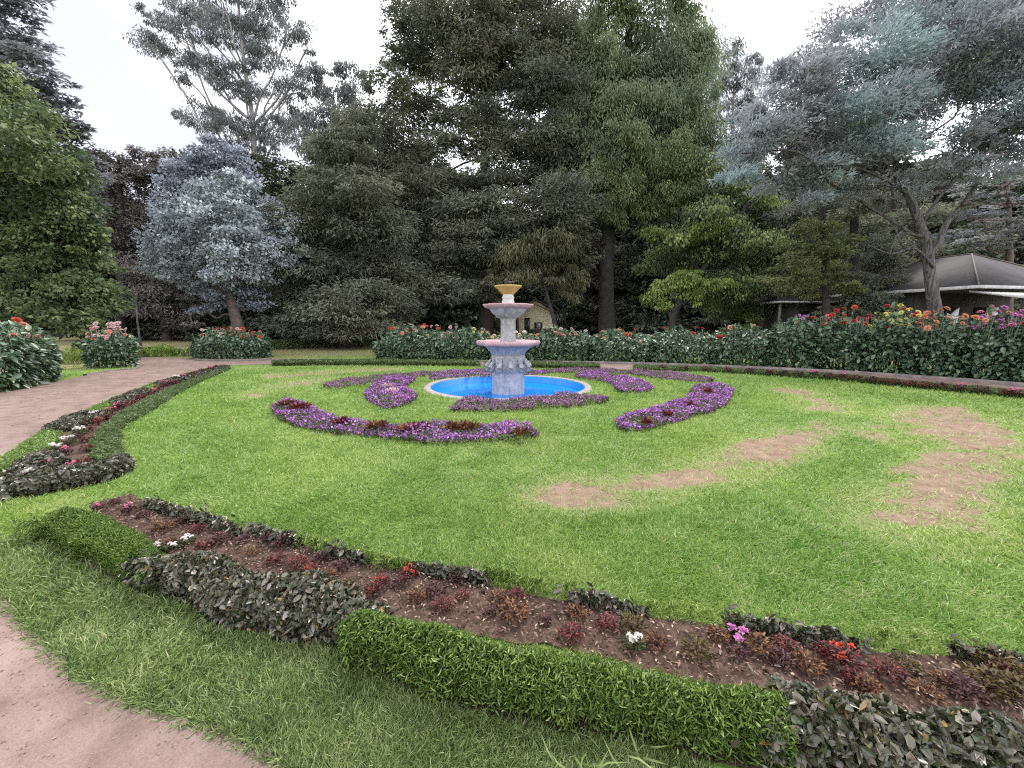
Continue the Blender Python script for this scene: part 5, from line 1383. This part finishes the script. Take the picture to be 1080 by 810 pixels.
part(m, 'window', M['glass'], bh)
for q in (3.0, 5.8):
    m = MB(); A_ = C0 + d1 * (wi + 2.2 - 0.12) + d2 * q - uz * EH
    box(m, A_ + uz * 1.55, (1.7, 0.06, 1.7), [d2, d1, uz])
    wnd = part(m, 'window', M['glass'], bh)
m = MB()
vr = [C0 + d2 * 0.0 - d1 * 1.6 - uz * 0.62, C0 + d2 * 8.2 - d1 * 1.6 - uz * 0.62, C0 + d2 * 8.2 + d1 * 0.3 - uz * 0.24, C0 + d1 * 0.3 - uz * 0.24]
m.add(vr + [v - uz * 0.08 for v in vr], None, [[0, 1, 2, 3], [7, 6, 5, 4], [0, 4, 5, 1], [1, 5, 6, 2], [2, 6, 7, 3], [3, 7, 4, 0]])
part(m, 'veranda_roof', M['white'], bh)
for q in (0.25, 2.6, 5.2, 7.9):
    m = MB(); P_ = C0 + d2 * q - d1 * 1.45 - uz * EH
    box(m, P_ + uz * (EH - 0.72) / 2, (0.14, 0.14, EH - 0.72), [d1, d2, uz])
    part(m, 'post', M['grey_wall'], bh)
m = MB(); P_ = C0 + d2 * 1.2 + d1 * 0.4 - uz * EH
box(m, C0 + d2 * 4.1 - d1 * 1.45 - uz * EH + uz * 0.45, (7.5, 0.1, 0.9), [d2, d1, uz])
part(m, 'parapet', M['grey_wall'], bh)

# little pavilion left of it
pv0 = wp(866, 317.5, 28.0); pvl = wp(822, 318.5, 28.0)
PW = pv0[0] - pvl[0]
PZ = pv0[2]
pav = thing('pavilion', 'little pavilion with a grey hipped roof left of the dark conifer trunks', 'building', ((pv0[0] + pvl[0]) / 2, 29.5, 0))
m = MB()
xa, xb, ya, yb = pvl[0], pv0[0] + 2.2, 28.0, 32.5
xmid, ymid = (xa + xb) / 2 + 0.6, (ya + yb) / 2
rz = PZ + 1.5
m.add([(xa, ya, PZ), (xb, ya, PZ), (xb, yb, PZ), (xa, yb, PZ), (xmid - .6, ymid, rz), (xmid + .6, ymid, rz), (xa, ya, PZ - .14), (xb, ya, PZ - .14), (xb, yb, PZ - .14), (xa, yb, PZ - .14)],
      [[1, 2, 5], [3, 0, 4]], [[0, 1, 5, 4], [2, 3, 4, 5], [9, 8, 7, 6], [0, 6, 7, 1], [1, 7, 8, 2], [2, 8, 9, 3], [3, 9, 6, 0]])
pr = part(m, 'roof', M['roof'], pav)
m = MB(); box(m, ((xa + xb) / 2, ya - 0.05, PZ - 0.06), (xb - xa + .1, 0.08, 0.12)); box(m, (xa - 0.05, (ya + yb) / 2, PZ - 0.06), (0.08, yb - ya + .1, 0.12))
o = m.build('fascia', M['white'], pr); local(o, np.array(pav.location))
m = MB(); box(m, ((xa + xb) / 2 + .3, (ya + yb) / 2, (PZ - .15) / 2), (xb - xa - 1.6, yb - ya - 1.2, PZ - .15))
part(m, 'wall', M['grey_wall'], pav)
for q in (0.3, 0.62):
    m = MB(); box(m, (xa + 1.1 + (xb - xa - 1.6) * q, ya + 0.6 - 0.03, PZ * 0.66), (0.7, 0.05, 0.75)); part(m, 'window', M['glass'], pav)
for q in (xa + 0.2, xb - 0.2):
    m = MB(); box(m, (q, ya + 0.2, (PZ - .15) / 2), (0.13, 0.13, PZ - .15)); part(m, 'post', M['rim'], pav)

# low white rail and bench-like bits seen over the dahlias
fy = 26.0
fn = thing('rail_fence', 'short low white rail fence behind the dahlias in front of the thick dark trunk', 'fence', wp(628, 350, fy) * [1, 1, 0])
m = MB()
a, b_ = wp(614, 355.5, fy), wp(664, 355.5, fy)
box(m, ((a[0] + b_[0]) / 2, fy, a[2]), (b_[0] - a[0], 0.05, 0.07)); box(m, ((a[0] + b_[0]) / 2, fy, a[2] - 0.28), (b_[0] - a[0], 0.05, 0.07))
part(m, 'rail', M['white'], fn)
for t in np.linspace(0, 1, 5):
    m = MB(); x = a[0] + (b_[0] - a[0]) * t
    box(m, (x, fy + 0.06, (a[2] + 0.08) / 2), (0.08, 0.06, a[2] + 0.08)); part(m, 'post', M['white'], fn)

# ------------------------------------------------------------------ lawn blades
mb = MB()
def blades(n, r0_, r1_, th0, th1, ln, wd, mask=None, vlo=0.0, vhi=1.0, lean=0.45):
    r = r0_ * (r1_ / r0_) ** rng.random(n)
    t = th0 + (th1 - th0) * rng.random(n)
    P = np.column_stack([r * np.sin(t), r * np.cos(t)])
    ok = np.ones(n, bool)
    for pl in NOGRASS:
        ok &= ~inside(P, pl)
    if mask is not None: ok &= mask(P)
    bv = bare_value(P)
    ok &= rng.random(n) > np.clip((bv - 0.15) * 1.35, 0, 0.90)
    P, r = P[ok], r[ok]
    k = len(P)
    sc_ = np.clip(r / 2.6, 0.6, 5) ** 0.62
    tuft = 0.35 + 0.95 * fnoise(P, 3.3) + 0.35 * (0.5 + 0.5 * np.sin(P[:, 0] * 3.1 + 2 * np.sin(P[:, 1] * 2.3)) * np.sin(P[:, 1] * 4.7 + np.sin(P[:, 0] * 1.9)))
    L = ln * (0.5 + 0.9 * rng.random(k)) * tuft * sc_ ** 0.45
    la = 6.28 * 2.2 * fnoise(P + 40, 1.1)
    dr = np.column_stack([rng.normal(size=(k, 2)) * lean + 0.75 * lean * np.column_stack([np.cos(la), np.sin(la)]), np.full(k, 0.75)])
    v = vlo + (vhi - vlo) * np.clip(rng.normal(0.5, 0.27, k) + 0.7 * (fnoise(P + 11, 5.5) - 0.5) + 0.5 * (fnoise(P + 23, 0.8) - 0.5), 0, 1)
    bq = bare_value(P)
    v = np.where(rng.random(k) < np.clip(bq * 1.6, 0, 0.75), 0.86 + 0.14 * rng.random(k), v)
    v = np.where(rng.random(k) < 0.03, 0.93 + 0.07 * rng.random(k), v)
    scatter(mb, T_BLADE, np.column_stack([P, np.full(k, 0.003)]), dr, rand_dir(k), L, wd * sc_, v)
edge_zone = poly([(-60, 586), (0, 572), (34, 560), (60, 560), (110, 575), (165, 600), (300, 640), (370, 660), (500, 690), (640, 720), (760, 750), (860, 780), (900, 900), (420, 1000), (260, 800), (110, 745), (0, 640)])
blades(760000, 1.15, 17, -1.38, 1.38, 0.040, 0.0046, lambda P: ~inside(P, edge_zone) | (rng.random(len(P)) < 0.12), lean=0.8)
blades(50000, 10, 26, -1.25, 1.25, 0.05, 0.0050)
# longer, ranker and greyer grass between the border and the near path
tag(mb.build('grass', M['grass']), 'short green lawn grass around the beds and along the paths', None, None, 'stuff')
mb = MB()
blades(230000, 1.15, 4.8, -0.95, 0.5, 0.046, 0.0048, lambda P: inside(P, edge_zone), 0.0, 0.9, 0.85)
# a ragged fringe over the path's edge
fr = P_front[2:12]
k = 2600
i = rng.integers(0, len(fr) - 1, k)
t = rng.random((k, 1))
P = fr[i] * (1 - t) + fr[i + 1] * t + rng.normal(size=(k, 2)) * 0.02
dr = np.column_stack([rng.normal(size=(k, 2)) * 0.7 + [-0.25, -0.35], np.full(k, 0.5)])
scatter(mb, T_BLADE, np.column_stack([P, np.full(k, 0.004)]), dr, rand_dir(k), 0.025 + 0.035 * rng.random(k), 0.0045, rng.random(k) * 0.85)
# a few long strap leaves by the big hedge
k = 34
P = gp(660, 806)[:2] + rng.normal(size=(k, 2)) * [0.12, 0.04]
dr = np.column_stack([rng.normal(size=(k, 2)) * 0.8 + [-0.5, -0.3], np.full(k, 0.6)])
scatter(mb, T_BLADE, np.column_stack([P, np.full(k, 0.004)]), dr, rand_dir(k), 0.10 + 0.10 * rng.random(k), 0.008, 0.4 + 0.45 * rng.random(k))
tag(mb.build('grass', M['rank_grass']), 'rougher greyish grass between the front border and the near path', None, None, 'stuff')
